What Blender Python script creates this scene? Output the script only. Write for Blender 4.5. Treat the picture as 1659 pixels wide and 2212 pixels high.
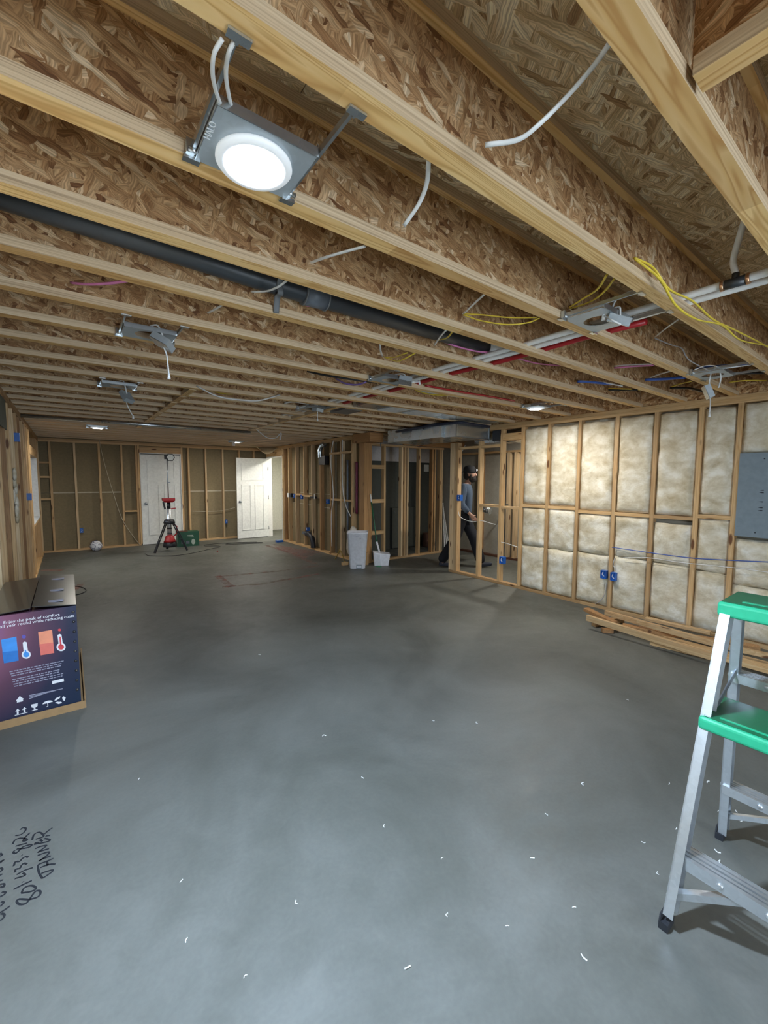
import bpy, math, random
from mathutils import Vector, Matrix, noise
random.seed(7)
sc = bpy.context.scene
for o in list(bpy.data.objects): bpy.data.objects.remove(o)
C = sc.collection

# ------------------------------------------------------------------ camera
W, H, F = 1659.0, 2212.0, 902.8
CAM = Vector((0, 0, 1.536))
YAW, PIT, ROL = .64778, .07794, -.00516
_f = Vector((math.sin(YAW)*math.cos(PIT), math.cos(YAW)*math.cos(PIT), -math.sin(PIT)))
_r = Vector((math.cos(YAW), -math.sin(YAW), 0)); _d = _f.cross(_r)
_r2 = math.cos(ROL)*_r + math.sin(ROL)*_d; _d2 = -math.sin(ROL)*_r + math.cos(ROL)*_d
cam = bpy.data.cameras.new('camera'); cam_o = bpy.data.objects.new('camera', cam); C.objects.link(cam_o)
cam.sensor_fit = 'VERTICAL'; cam.sensor_height = 24; cam.lens = F/H*24; cam.clip_start = .02; cam.clip_end = 100
cam_o.matrix_world = Matrix((( _r2.x, -_d2.x, -_f.x, CAM.x), (_r2.y, -_d2.y, -_f.y, CAM.y), (_r2.z, -_d2.z, -_f.z, CAM.z), (0, 0, 0, 1)))
sc.camera = cam_o
def ray(x, y): return _r2*((x-W/2)/F) + _d2*((y-H/2)/F) + _f
def onz(x, y, z): d = ray(x, y); return CAM + d*((z-CAM.z)/d.z)
def onx(x, y, X): d = ray(x, y); return CAM + d*(X/d.x)
def ony(x, y, Y): d = ray(x, y); return CAM + d*(Y/d.y)

# ------------------------------------------------------------------ world, light, exposure
world = bpy.data.worlds.new('world'); sc.world = world; world.use_nodes = True
bg = world.node_tree.nodes['Background']; bg.inputs[0].default_value = (.74, .87, 1.0, 1); bg.inputs[1].default_value = 6.0
sc.view_settings.view_transform = 'Standard'; sc.view_settings.look = 'None'
sc.view_settings.exposure = 0.68; sc.view_settings.gamma = 1; sc.view_settings.use_curve_mapping = False
sc.cycles.max_bounces = 8; sc.cycles.diffuse_bounces = 4; sc.cycles.glossy_bounces = 3; sc.cycles.transparent_max_bounces = 6; sc.cycles.caustics_reflective = False; sc.cycles.caustics_refractive = False
LAMP = 1900.0          # radiance of the lit disc lamps
def portal(name, loc, rot, sx, sy):
    l = bpy.data.lights.new(name, 'AREA'); l.shape = 'RECTANGLE'; l.size = sx; l.size_y = sy
    l.cycles.is_portal = True
    o = bpy.data.objects.new(name, l); C.objects.link(o); o.location = loc; o.rotation_euler = rot
portal('daylight_portal_patio', (1.2, -2.62, 1.06), (math.radians(90), 0, 0), 2.4, 2.1)
portal('daylight_portal_window', (-.62, 9.25, 1.36), (0, math.radians(-90), 0), 1.1, 1.7)

# ------------------------------------------------------------------ materials
def mat(name):
    m = bpy.data.materials.new(name); m.use_nodes = True
    nt = m.node_tree; return m, nt, nt.nodes['Principled BSDF']
def N(nt, t, **kw):
    n = nt.nodes.new(t)
    for k, v in kw.items():
        if k in n.inputs: n.inputs[k].default_value = v
        else: setattr(n, k, v)
    return n
def L(nt, a, b): nt.links.new(a, b)
def ramp(nt, src, stops, interp='LINEAR'):
    r = N(nt, 'ShaderNodeValToRGB'); e = r.color_ramp; e.interpolation = interp
    while len(e.elements) < len(stops): e.elements.new(.5)
    for el, (p, c) in zip(e.elements, stops): el.position = p; el.color = (*c, 1)
    L(nt, src, r.inputs[0]); return r.outputs[0]
def mix(nt, fac, a, b, mode='MIX'):
    m = N(nt, 'ShaderNodeMix', data_type='RGBA', blend_type=mode)
    for i, v in ((0, fac), (6, a), (7, b)):
        if isinstance(v, (int, float)): m.inputs[i].default_value = v
        elif isinstance(v, tuple): m.inputs[i].default_value = (*v, 1)
        else: L(nt, v, m.inputs[i])
    return m.outputs[2]
def math_n(nt, op, a, b=0.0):
    m = N(nt, 'ShaderNodeMath', operation=op)
    for i, v in ((0, a), (1, b)):
        if isinstance(v, (int, float)): m.inputs[i].default_value = v
        else: L(nt, v, m.inputs[i])
    return m.outputs[0]
def coords(nt, scale=(1, 1, 1), rot=(0, 0, 0), rnd=True, k=7.3):
    tc = N(nt, 'ShaderNodeTexCoord'); out = tc.outputs['Object']
    if rnd:
        oi = N(nt, 'ShaderNodeObjectInfo'); s = N(nt, 'ShaderNodeVectorMath', operation='SCALE')
        s.inputs[0].default_value = (k, k*1.7, k*.6); L(nt, oi.outputs['Random'], s.inputs['Scale'])
        a = N(nt, 'ShaderNodeVectorMath', operation='ADD'); L(nt, out, a.inputs[0]); L(nt, s.outputs[0], a.inputs[1]); out = a.outputs[0]
    mp = N(nt, 'ShaderNodeMapping'); mp.inputs['Scale'].default_value = scale; mp.inputs['Rotation'].default_value = rot
    L(nt, out, mp.inputs[0]); return mp.outputs[0]
def bump(nt, b, h, s=.3, d=.01):
    n = N(nt, 'ShaderNodeBump', Strength=s, Distance=d); L(nt, h, n.inputs['Height']); L(nt, n.outputs[0], b.inputs['Normal'])
MATS = {}
def plain(name, col, rough=.5, metal=0.0, emit=None, es=0, spec=.5, coat=0):
    m, nt, b = mat(name)
    b.inputs['Base Color'].default_value = (*col, 1); b.inputs['Roughness'].default_value = rough; b.inputs['Metallic'].default_value = metal
    b.inputs['Specular IOR Level'].default_value = spec; b.inputs['Coat Weight'].default_value = coat
    nz = N(nt, 'ShaderNodeTexNoise', Scale=24.0, Detail=3.0); L(nt, coords(nt), nz.inputs[0])
    L(nt, mix(nt, 1.0, col, ramp(nt, nz.outputs[0], [(.3, (.9, .9, .9)), (.7, (1.05, 1.05, 1.05))]), 'MULTIPLY'), b.inputs['Base Color'])
    if emit: b.inputs['Emission Color'].default_value = (*emit, 1); b.inputs['Emission Strength'].default_value = es
    MATS[name] = m; return m
def osb(name, plane, stops, sl=7, ss=38, bias=0, angles=(0, 35, -40, 75, 15, -70)):
    m, nt, b = mat(name)
    tc = N(nt, 'ShaderNodeTexCoord'); sp = N(nt, 'ShaderNodeSeparateXYZ'); L(nt, tc.outputs['Object'], sp.inputs[0])
    oi = N(nt, 'ShaderNodeObjectInfo'); ia, ib = {'XZ': (0, 2), 'YZ': (1, 2), 'XY': (0, 1)}[plane]
    cv = N(nt, 'ShaderNodeCombineXYZ')
    L(nt, math_n(nt, 'ADD', sp.outputs[ia], math_n(nt, 'MULTIPLY', oi.outputs['Random'], 31.7)), cv.inputs[0]); L(nt, math_n(nt, 'ADD', sp.outputs[ib], math_n(nt, 'MULTIPLY', oi.outputs['Random'], 17.3)), cv.inputs[1])
    dn = N(nt, 'ShaderNodeTexNoise', noise_dimensions='2D'); dn.inputs['Scale'].default_value = 22.0; dn.inputs['Detail'].default_value = 2.0; L(nt, cv.outputs[0], dn.inputs['Vector'])
    ds = N(nt, 'ShaderNodeVectorMath', operation='SCALE'); ds.inputs['Scale'].default_value = .015; L(nt, dn.outputs['Color'], ds.inputs[0])
    da = N(nt, 'ShaderNodeVectorMath', operation='ADD'); L(nt, cv.outputs[0], da.inputs[0]); L(nt, ds.outputs[0], da.inputs[1]); cv = da
    col = None
    for i, a in enumerate(angles):
        r = N(nt, 'ShaderNodeVectorRotate', rotation_type='Z_AXIS'); r.inputs['Angle'].default_value = math.radians(a+bias); L(nt, cv.outputs[0], r.inputs['Vector'])
        mp = N(nt, 'ShaderNodeMapping'); mp.inputs['Scale'].default_value = (ss, sl, 1); mp.inputs['Location'].default_value = (i*3.7, i*5.1, 0); L(nt, r.outputs[0], mp.inputs[0])
        v = N(nt, 'ShaderNodeTexVoronoi', voronoi_dimensions='2D', feature='F1'); v.inputs['Scale'].default_value = 1.0; L(nt, mp.outputs[0], v.inputs['Vector'])
        sc_ = N(nt, 'ShaderNodeSeparateColor'); L(nt, v.outputs['Color'], sc_.inputs[0])
        c = ramp(nt, sc_.outputs[0], stops)
        mp2 = N(nt, 'ShaderNodeMapping'); mp2.inputs['Scale'].default_value = (ss*5, sl*1.3, 1); L(nt, r.outputs[0], mp2.inputs[0])
        fz = N(nt, 'ShaderNodeTexNoise', noise_dimensions='2D'); fz.inputs['Scale'].default_value = 1.0; fz.inputs['Detail'].default_value = 0.0; L(nt, mp2.outputs[0], fz.inputs['Vector'])
        c = mix(nt, 1.0, c, ramp(nt, fz.outputs[0], [(.3, (.72, .69, .66)), (.7, (1.2, 1.2, 1.2))]), 'MULTIPLY')
        c = mix(nt, .8, c, ramp(nt, v.outputs['Distance'], [(.3, (1, 1, 1)), (.8, (.74, .68, .62))]), 'MULTIPLY')
        col = c if col is None else mix(nt, math_n(nt, 'GREATER_THAN', sc_.outputs[1], .56), col, c)
    L(nt, col, b.inputs['Base Color']); b.inputs['Roughness'].default_value = .62; b.inputs['Specular IOR Level'].default_value = .3
    MATS[name] = m; return m
osb('osb_web', 'XZ', [(0, (.19, .085, .034)), (.14, (.37, .20, .088)), (.5, (.50, .305, .15)), (.85, (.60, .40, .215)), (1, (.76, .60, .40))], sl=17, ss=60)
osb('osb_web_y', 'YZ', [(0, (.22, .092, .032)), (.2, (.42, .22, .088)), (.6, (.60, .35, .16)), (1, (.78, .57, .33))], sl=17, ss=60)
osb('osb_floor', 'XY', [(0, (.36, .21, .095)), (.12, (.60, .43, .23)), (.6, (.78, .61, .38)), (1, (.90, .79, .58))], sl=7, ss=60, bias=62, angles=(0, 8, -10, 22, -28, 45))
def lumber(name, axis, c0, c1, c2, grain=16, knots=True):
    m, nt, b = mat(name)
    s = [grain]*3; s['XYZ'.index(axis)] = .55
    co = coords(nt, tuple(s))
    n1 = N(nt, 'ShaderNodeTexNoise', Scale=1.4, Detail=4.0, Distortion=.9); L(nt, co, n1.inputs[0])
    w = math_n(nt, 'FRACT', math_n(nt, 'MULTIPLY', n1.outputs[0], 7.0))
    col = ramp(nt, w, [(0, c0), (.45, c1), (.85, c2), (1, c0)])
    s2 = [90]*3; s2['XYZ'.index(axis)] = 2.0
    n2 = N(nt, 'ShaderNodeTexNoise', Scale=1.0, Detail=2.0); L(nt, coords(nt, tuple(s2)), n2.inputs[0])
    col = mix(nt, 1.0, col, ramp(nt, n2.outputs[0], [(.3, (.86, .84, .82)), (.7, (1.08, 1.08, 1.08))]), 'MULTIPLY')
    if knots:
        s3 = [9]*3; s3['XYZ'.index(axis)] = 2.4
        v = N(nt, 'ShaderNodeTexVoronoi', Scale=1.0); L(nt, coords(nt, tuple(s3)), v.inputs['Vector'])
        col = mix(nt, ramp(nt, v.outputs['Distance'], [(.10, (1, 1, 1)), (.16, (0, 0, 0))]), col, (.14, .06, .025))
    oi = N(nt, 'ShaderNodeObjectInfo')
    col = mix(nt, 1.0, col, ramp(nt, oi.outputs['Random'], [(0, (.72, .66, .6)), (.5, (1, 1, 1)), (1, (1.12, 1.08, 1.0))]), 'MULTIPLY')
    L(nt, col, b.inputs['Base Color']); b.inputs['Roughness'].default_value = .58; b.inputs['Specular IOR Level'].default_value = .35
    bump(nt, b, n2.outputs[0], .15, .002); MATS[name] = m
LC = ((.60, .40, .20), (.66, .47, .26), (.54, .34, .16))
for ax in 'XYZ': lumber('lumber_'+ax, ax, *LC)
lumber('lumber_pale_Z', 'Z', (.70, .53, .32), (.76, .60, .39), (.64, .46, .26))
lumber('lumber_brown_Z', 'Z', (.42, .24, .11), (.46, .28, .13), (.36, .2, .09)); lumber('lumber_brown_X', 'X', (.44, .24, .1), (.5, .28, .12), (.38, .2, .085))
def flange(name, axis):
    m, nt, b = mat(name)
    i = 'XYZ'.index(axis)
    s = [13, 13, 13]; s[i] = .8
    n1 = N(nt, 'ShaderNodeTexNoise', Scale=1.0, Detail=2.0, Distortion=1.2); L(nt, coords(nt, tuple(s)), n1.inputs[0])
    w = math_n(nt, 'FRACT', math_n(nt, 'MULTIPLY', n1.outputs[0], 9.0))
    face = ramp(nt, w, [(0, (.64, .37, .135)), (.25, (.82, .56, .24)), (.7, (.87, .63, .31)), (.9, (.66, .40, .15)), (1, (.64, .37, .135))])
    co = coords(nt); sx = N(nt, 'ShaderNodeSeparateXYZ'); L(nt, co, sx.inputs[0])
    seg = math_n(nt, 'FLOOR', math_n(nt, 'MULTIPLY', sx.outputs[i], .9))
    wn = N(nt, 'ShaderNodeTexWhiteNoise', noise_dimensions='1D'); L(nt, seg, wn.inputs['W'])
    face = mix(nt, 1.0, face, ramp(nt, wn.outputs[0], [(0, (.84, .74, .66)), (1, (1.1, 1.08, 1.05))]), 'MULTIPLY')
    tc = N(nt, 'ShaderNodeTexCoord'); sz = N(nt, 'ShaderNodeSeparateXYZ'); L(nt, tc.outputs['Object'], sz.inputs[0])
    n3 = N(nt, 'ShaderNodeTexNoise', Scale=1.0, Detail=3.0); s3 = [220, 220, 220]; s3[i] = 1.1; L(nt, coords(nt, tuple(s3)), n3.inputs[0])
    lam = ramp(nt, n3.outputs[0], [(.3, (.40, .28, .17)), (.5, (.62, .46, .29)), (.7, (.72, .57, .38))])
    g = N(nt, 'ShaderNodeNewGeometry'); sn = N(nt, 'ShaderNodeSeparateXYZ'); L(nt, g.outputs['Normal'], sn.inputs[0])
    isz = math_n(nt, 'GREATER_THAN', math_n(nt, 'ABSOLUTE', sn.outputs[2]), .6)
    L(nt, mix(nt, isz, lam, face), b.inputs['Base Color']); b.inputs['Roughness'].default_value = .5; b.inputs['Specular IOR Level'].default_value = .35
    MATS[name] = m
flange('flange_X', 'X'); flange('flange_Y', 'Y')
def concrete(name, c0, c1, rough=.5):
    m, nt, b = mat(name)
    n1 = N(nt, 'ShaderNodeTexNoise', Scale=.9, Detail=6.0, Roughness=.62, Distortion=.6); L(nt, coords(nt, rnd=False), n1.inputs[0])
    n2 = N(nt, 'ShaderNodeTexNoise', Scale=7.0, Detail=5.0, Roughness=.7, Distortion=1.5); L(nt, coords(nt, rnd=False), n2.inputs[0])
    col = ramp(nt, n1.outputs[0], [(.3, c0), (.68, c1)])
    col = mix(nt, .55, col, ramp(nt, n2.outputs[0], [(.3, (.78, .78, .77)), (.7, (1.12, 1.12, 1.12))]), 'MULTIPLY')
    n3 = N(nt, 'ShaderNodeTexNoise', Scale=60.0, Detail=4.0); L(nt, coords(nt, rnd=False), n3.inputs[0])
    col = mix(nt, .3, col, ramp(nt, n3.outputs[0], [(.35, (.85, .85, .85)), (.65, (1.1, 1.1, 1.1))]), 'MULTIPLY')
    L(nt, col, b.inputs['Base Color'])
    L(nt, ramp(nt, n2.outputs[0], [(.3, (rough-.08,)*3), (.7, (rough+.12,)*3)]), b.inputs['Roughness'])
    bump(nt, b, n3.outputs[0], .06, .003); MATS[name] = m
concrete('concrete', (.078, .081, .070), (.160, .164, .149)); concrete('concrete_wall', (.33, .31, .26), (.45, .43, .37), .8)
def batt():
    m, nt, b = mat('batt')
    n1 = N(nt, 'ShaderNodeTexNoise', Scale=6.5, Detail=7.0, Roughness=.62, Distortion=.25); L(nt, coords(nt, (1, 1, 1.4)), n1.inputs[0])
    n2 = N(nt, 'ShaderNodeTexNoise', Scale=2.6, Detail=3.0); L(nt, coords(nt), n2.inputs[0])
    col = ramp(nt, n1.outputs[0], [(.28, (.50, .42, .28)), (.47, (.68, .62, .48)), (.66, (.86, .83, .74))])
    col = mix(nt, .6, col, ramp(nt, n2.outputs[0], [(.35, (.86, .80, .70)), (.65, (1.08, 1.08, 1.08))]), 'MULTIPLY')
    L(nt, col, b.inputs['Base Color']); b.inputs['Roughness'].default_value = .95; b.inputs['Specular IOR Level'].default_value = .05
    n4 = N(nt, 'ShaderNodeTexNoise', Scale=45.0, Detail=5.0); L(nt, coords(nt), n4.inputs[0])
    bump(nt, b, n4.outputs[0], .5, .01); MATS['batt'] = m
batt()
def metal(name, col, rough=.32, var=.12):
    m, nt, b = mat(name)
    v = N(nt, 'ShaderNodeTexVoronoi', Scale=60.0); L(nt, coords(nt), v.inputs['Vector'])
    n = N(nt, 'ShaderNodeTexNoise', Scale=3.0, Detail=3.0); L(nt, coords(nt), n.inputs[0])
    b.inputs['Metallic'].default_value = .9
    bw_ = N(nt, 'ShaderNodeRGBToBW'); L(nt, v.outputs['Color'], bw_.inputs[0])
    L(nt, mix(nt, .10, col, mix(nt, 1.0, col, bw_.outputs[0], 'MULTIPLY')), b.inputs['Base Color'])
    L(nt, ramp(nt, n.outputs[0], [(.3, (rough-var*.5,)*3), (.7, (rough+var,)*3)]), b.inputs['Roughness']); MATS[name] = m
metal('galvanised', (.62, .66, .68), .26, .04); metal('aluminium', (.80, .84, .88), .34); metal('dark_steel', (.30, .33, .36), .4); metal('copper', (.72, .40, .22), .3)
metal('fixture_steel', (.50, .56, .60), .4); MATS['fixture_steel'].node_tree.nodes['Principled BSDF'].inputs['Metallic'].default_value = .35
P = plain
P('white_cable', (.82, .82, .80), .4); P('yellow_cable', (.80, .60, .06), .42); P('pink_tube', (.78, .25, .52), .45); P('blue_cable', (.04, .11, .45), .4); P('black_cable', (.012, .012, .014), .45)
P('grey_cable', (.40, .38, .38), .5); P('purple_cable', (.22, .14, .42), .5); P('pex_white', (.92, .92, .90), .3); P('pex_red', (.42, .02, .025), .35); P('abs_black', (.030, .036, .044), .42, spec=.8); P('hub_grey', (.13, .15, .18), .4)
P('strap_grey', (.16, .17, .18), .5); P('blue_box', (.02, .13, .50), .4); P('panel_grey', (.20, .25, .285), .42); P('panel_mark', (.01, .013, .02), .5)
P('ladder_green', (.03, .42, .22), .3); P('ladder_green_shaded', (.010, .13, .055), .3); P('rubber', (.02, .022, .028), .6); P('door_white', (.80, .82, .80), .38); P('trim_white', (.78, .78, .76), .45)  # the darker ladder green carries the shade on the ladder tops
P('paper_brown', (.255, .205, .125), .9, spec=.1); P('paper_grey', (.30, .27, .21), .9, spec=.1); P('seam_white', (.52, .47, .36), .8); P('foam_grey', (.16, .165, .13), .9)
P('bin_white', (.80, .81, .86), .35); P('broom_green', (.015, .11, .05), .4); P('bristle_green', (.03, .22, .09), .7); P('green_carton', (.012, .085, .04), .45); P('carton_mark', (.45, .52, .45), .6)
P('tool_red', (.42, .018, .022), .4); P('tool_black', (.012, .013, .018), .45); P('ball_white', (.80, .81, .85), .4); P('ball_navy', (.02, .025, .10), .4)
P('marker_ink', (.012, .016, .022), .6); P('chalk_red', (.36, .12, .10), .95); P('dark_panel', (.075, .08, .068), .6); P('white_panel', (.72, .68, .66), .7); P('note_paper', (.72, .72, .70), .8)
P('dark_sill', (.11, .045, .025), .8); P('carton_tan', (.36, .22, .10), .8); P('box_black', (.035, .033, .03), .28, coat=.3); P('print_white', (.80, .80, .82), .5); P('print_grey', (.32, .32, .40), .5)
P('print_blue', (.06, .30, .75), .5); P('print_blue_dark', (.03, .19, .55), .5); P('print_orange', (.85, .30, .17), .5); P('print_orange_dark', (.75, .17, .13), .5); P('print_red', (.65, .06, .07), .5); P('print_violet', (.12, .10, .42), .5)
P('skin', (.50, .29, .21), .55); P('hair_dark', (.018, .013, .011), .8); P('shirt_slate', (.085, .115, .165), .9, spec=.2); P('trouser_black', (.010, .011, .017), .85); P('shoe_dark', (.035, .04, .06), .7); P('cap_black', (.008, .009, .012), .8)
P('lens_clear', (.7, .75, .75), .1); P('glass_grey', (.55, .62, .62), .1); P('room_white', (.80, .80, .72), .7); P('hose_yellow', (.45, .30, .05), .5); P('kraft_tan', (.62, .50, .30), .8)
P('flex_dark', (.02, .026, .05), .5); P('white_bag', (.74, .70, .62), .6); P('knot_dark', (.02, .012, .008), .9); P('maroon_pipe', (.16, .02, .05), .5); P('label_white', (.8, .82, .85), .5)
def emis(name, col, s):
    m, nt, b = mat(name); b.inputs['Base Color'].default_value = (.8, .8, .8, 1)
    b.inputs['Emission Color'].default_value = (*col, 1); b.inputs['Emission Strength'].default_value = s; MATS[name] = m
emis('lamp_lit', (.72, .915, 1.17), LAMP); emis('lamp_lit_far', (1.0, .95, .86), LAMP*.24); emis('lamp_lit_passage', (1.0, .95, .86), LAMP*.28); emis('lamp_rim', (.85, .94, 1.0), .2); emis('headlamp_lit', (1, 1, 1), 30)
def carton_print():
    m, nt, b = mat('carton_print')
    sx = N(nt, 'ShaderNodeSeparateXYZ'); tc = N(nt, 'ShaderNodeTexCoord'); L(nt, tc.outputs['Object'], sx.inputs[0])
    dx = math_n(nt, 'ADD', sx.outputs[0], .52); dz = math_n(nt, 'MULTIPLY', math_n(nt, 'SUBTRACT', sx.outputs[2], .62), .8)
    dd = math_n(nt, 'SQRT', math_n(nt, 'ADD', math_n(nt, 'MULTIPLY', dx, dx), math_n(nt, 'MULTIPLY', dz, dz)))
    gx = math_n(nt, 'SUBTRACT', 1.0, math_n(nt, 'MULTIPLY', dd, 1.38))
    L(nt, ramp(nt, gx, [(.08, (.010, .022, .052)), (.32, (.026, .028, .058)), (.56, (.12, .055, .09)), (.74, (.27, .11, .17)), (.95, (.30, .16, .42))]), b.inputs['Base Color'])
    b.inputs['Roughness'].default_value = .22; MATS['carton_print'] = m
carton_print()

# ------------------------------------------------------------------ mesh helpers
def wmat(o):
    m = o.matrix_basis.copy()
    return wmat(o.parent) @ m if o.parent else m
class MB:
    def __init__(s): s.v = []; s.f = []; s.sm = []
    def add(s, v, f, sm=False):
        b = len(s.v); s.v += [Vector(p) for p in v]; s.f += [tuple(i+b for i in q) for q in f]; s.sm += [sm]*len(f); return s
    def box(s, x0, x1, y0, y1, z0, z1):
        v = [(x, y, z) for x in (x0, x1) for y in (y0, y1) for z in (z0, z1)]
        return s.add(v, [(0, 1, 3, 2), (4, 6, 7, 5), (0, 4, 5, 1), (2, 3, 7, 6), (0, 2, 6, 4), (1, 5, 7, 3)])
    def beam(s, p0, p1, w, h, up=(0, 0, 1), ch=0):
        p0 = Vector(p0); p1 = Vector(p1); d = (p1-p0).normalized(); up = Vector(up)
        if abs(d.dot(up)) > .99: up = Vector((1, 0, 0))
        a = d.cross(up).normalized(); u = a.cross(d).normalized()
        if ch:
            pr = [(-w/2+ch, -h/2), (w/2-ch, -h/2), (w/2, -h/2+ch), (w/2, h/2-ch), (w/2-ch, h/2), (-w/2+ch, h/2), (-w/2, h/2-ch), (-w/2, -h/2+ch)]
        else: pr = [(-w/2, -h/2), (w/2, -h/2), (w/2, h/2), (-w/2, h/2)]
        n = len(pr); v = [q + a*x + u*y for q in (p0, p1) for x, y in pr]
        return s.add(v, [tuple(range(n))[::-1], tuple(range(n, 2*n))] + [(i, (i+1) % n, n+(i+1) % n, n+i) for i in range(n)])
    def tube(s, pts, r, n=8, flat=1.0):
        pts = [Vector(p) for p in pts]; v = []; f = []; prev = None
        rr = r if isinstance(r, (list, tuple)) else [r]*len(pts)
        for i, p in enumerate(pts):
            d = (pts[min(i+1, len(pts)-1)] - pts[max(i-1, 0)]).normalized()
            if prev is None:
                u = Vector((0, 0, 1)) if abs(d.z) < .9 else Vector((1, 0, 0))
            else: u = prev
            a = d.cross(u)
            if a.length < 1e-5: a = d.orthogonal()
            a.normalize(); u = a.cross(d).normalized(); prev = u
            for k in range(n):
                t = 2*math.pi*k/n; v.append(p + a*(math.cos(t)*rr[i]) + u*(math.sin(t)*rr[i]*flat))
        for i in range(len(pts)-1):
            for k in range(n): f.append((i*n+k, i*n+(k+1) % n, (i+1)*n+(k+1) % n, (i+1)*n+k))
        s.add(v, f, True)
        b = len(s.v)-len(v); s.f += [tuple(b+k for k in range(n))[::-1], tuple(b+len(v)-n+k for k in range(n))]; s.sm += [False, False]; return s
    def cyl(s, p0, p1, r0, r1=None, n=16): return s.tube([p0, p1], [r0, r0 if r1 is None else r1], n)
    def prism(s, pts, ext):
        pts = [Vector(p) for p in pts]; e = Vector(ext); n = len(pts)
        return s.add(pts+[p+e for p in pts], [tuple(range(n))[::-1], tuple(range(n, 2*n))]+[(i, (i+1) % n, n+(i+1) % n, n+i) for i in range(n)])
    def lathe(s, prof, c, n=24, axis='Z', cap=True):
        c = Vector(c); v = []; f = []
        for r, h in prof:
            for k in range(n):
                t = 2*math.pi*k/n; x, y = r*math.cos(t), r*math.sin(t)
                v.append(c + (Vector((x, y, h)) if axis == 'Z' else Vector((h, x, y)) if axis == 'X' else Vector((x, h, y))))
        for i in range(len(prof)-1):
            for k in range(n): f.append((i*n+k, i*n+(k+1) % n, (i+1)*n+(k+1) % n, (i+1)*n+k))
        if cap: f += [tuple(range(n))[::-1], tuple(range((len(prof)-1)*n, len(prof)*n))]
        return s.add(v, f, True)
    def ell(s, c, rx, ry, rz, n=16, m=10, M=None, fn=None):
        v = []; f = []; c = Vector(c)
        for i in range(m+1):
            p = math.pi*i/m
            for k in range(n):
                t = 2*math.pi*k/n; q = Vector((rx*math.sin(p)*math.cos(t), ry*math.sin(p)*math.sin(t), rz*math.cos(p)))
                if fn: q = fn(q)
                if M: q = M @ q
                v.append(c+q)
        for i in range(m):
            for k in range(n): f.append((i*n+k, (i+1)*n+k, (i+1)*n+(k+1) % n, i*n+(k+1) % n))
        return s.add(v, f, True)
    def mesh(s, name, mt, inv=None):
        me = bpy.data.meshes.new(name); me.from_pydata([tuple((inv @ p) if inv else p) for p in s.v], [], s.f)
        me.polygons.foreach_set('use_smooth', s.sm)
        if mt: me.materials.append(MATS[mt] if isinstance(mt, str) else mt)
        me.update(); return me
    def build(s, name, mt, parent=None, local=False):
        inv = wmat(parent).inverted() if (parent is not None and not local) else None
        o = bpy.data.objects.new(name, s.mesh(name, mt, inv)); C.objects.link(o); o.parent = parent; return o
def inst(name, me, parent=None, loc=(0, 0, 0), rot=(0, 0, 0), scale=None):
    o = bpy.data.objects.new(name, me); C.objects.link(o); o.parent = parent; o.location = loc; o.rotation_euler = rot
    if scale: o.scale = scale
    return o
def tag(o, label, cat, group=None, kind=None):
    o['label'] = label; o['category'] = cat
    if group: o['group'] = group
    if kind: o['kind'] = kind
    return o
def thing(name, label, cat, loc=(0, 0, 0), rz=0, group=None, kind=None):
    o = bpy.data.objects.new(name, None); C.objects.link(o); o.location = loc; o.rotation_euler = (0, 0, rz); o.empty_display_size = .1
    return tag(o, label, cat, group, kind)
def structure(o, label, cat): return tag(o, label, cat, kind='structure')
def smooth_path(pts, k=6):
    pts = [Vector(p) for p in pts]
    if len(pts) < 3: return [pts[0].lerp(pts[-1], i/k) for i in range(k+1)]
    P_ = [pts[0]*2-pts[1]]+pts+[pts[-1]*2-pts[-2]]; out = []
    for i in range(1, len(P_)-2):
        a, b, c, d = P_[i-1:i+3]
        for j in range(k):
            t = j/k; out.append(.5*((2*b)+(c-a)*t+(2*a-5*b+4*c-d)*t*t+(-a+3*b-3*c+d)*t**3))
    out.append(pts[-1]); return out
def text_mb(txt, size, origin, xd, yd, name, mt, parent, ext=.0004, align='LEFT'):
    cu = bpy.data.curves.new('t', 'FONT'); cu.body = txt; cu.size = size; cu.extrude = ext; cu.align_x = align; cu.resolution_u = 3
    o = bpy.data.objects.new('t', cu); C.objects.link(o); bpy.context.view_layer.update()
    me = bpy.data.meshes.new_from_object(o.evaluated_get(bpy.context.evaluated_depsgraph_get()))
    C.objects.unlink(o); bpy.data.objects.remove(o)
    xd = Vector(xd).normalized(); yd = Vector(yd).normalized(); zd = xd.cross(yd); og = Vector(origin)
    mb = MB(); mb.add([og+xd*v.co.x+yd*v.co.y+zd*v.co.z for v in me.vertices], [tuple(p.vertices) for p in me.polygons]); bpy.data.meshes.remove(me)
    return mb.build(name, mt, parent)

# ------------------------------------------------------------------ setting
XL, XR, YB, YF, XC, XP, Y2 = -.435, 5.04, 10.9, -2.6, 6.85, 4.22, 6.24
ZJ, ZT = 2.34, 2.645
fl = MB().box(XL-.15, XC+.2, YF-.1, YB+.2, -.15, 0).build('floor', 'concrete'); structure(fl, 'grey troweled concrete slab floor across the whole basement', 'floor')
def jy(n): return .36 + .4115*n      # near edge of joist n

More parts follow.
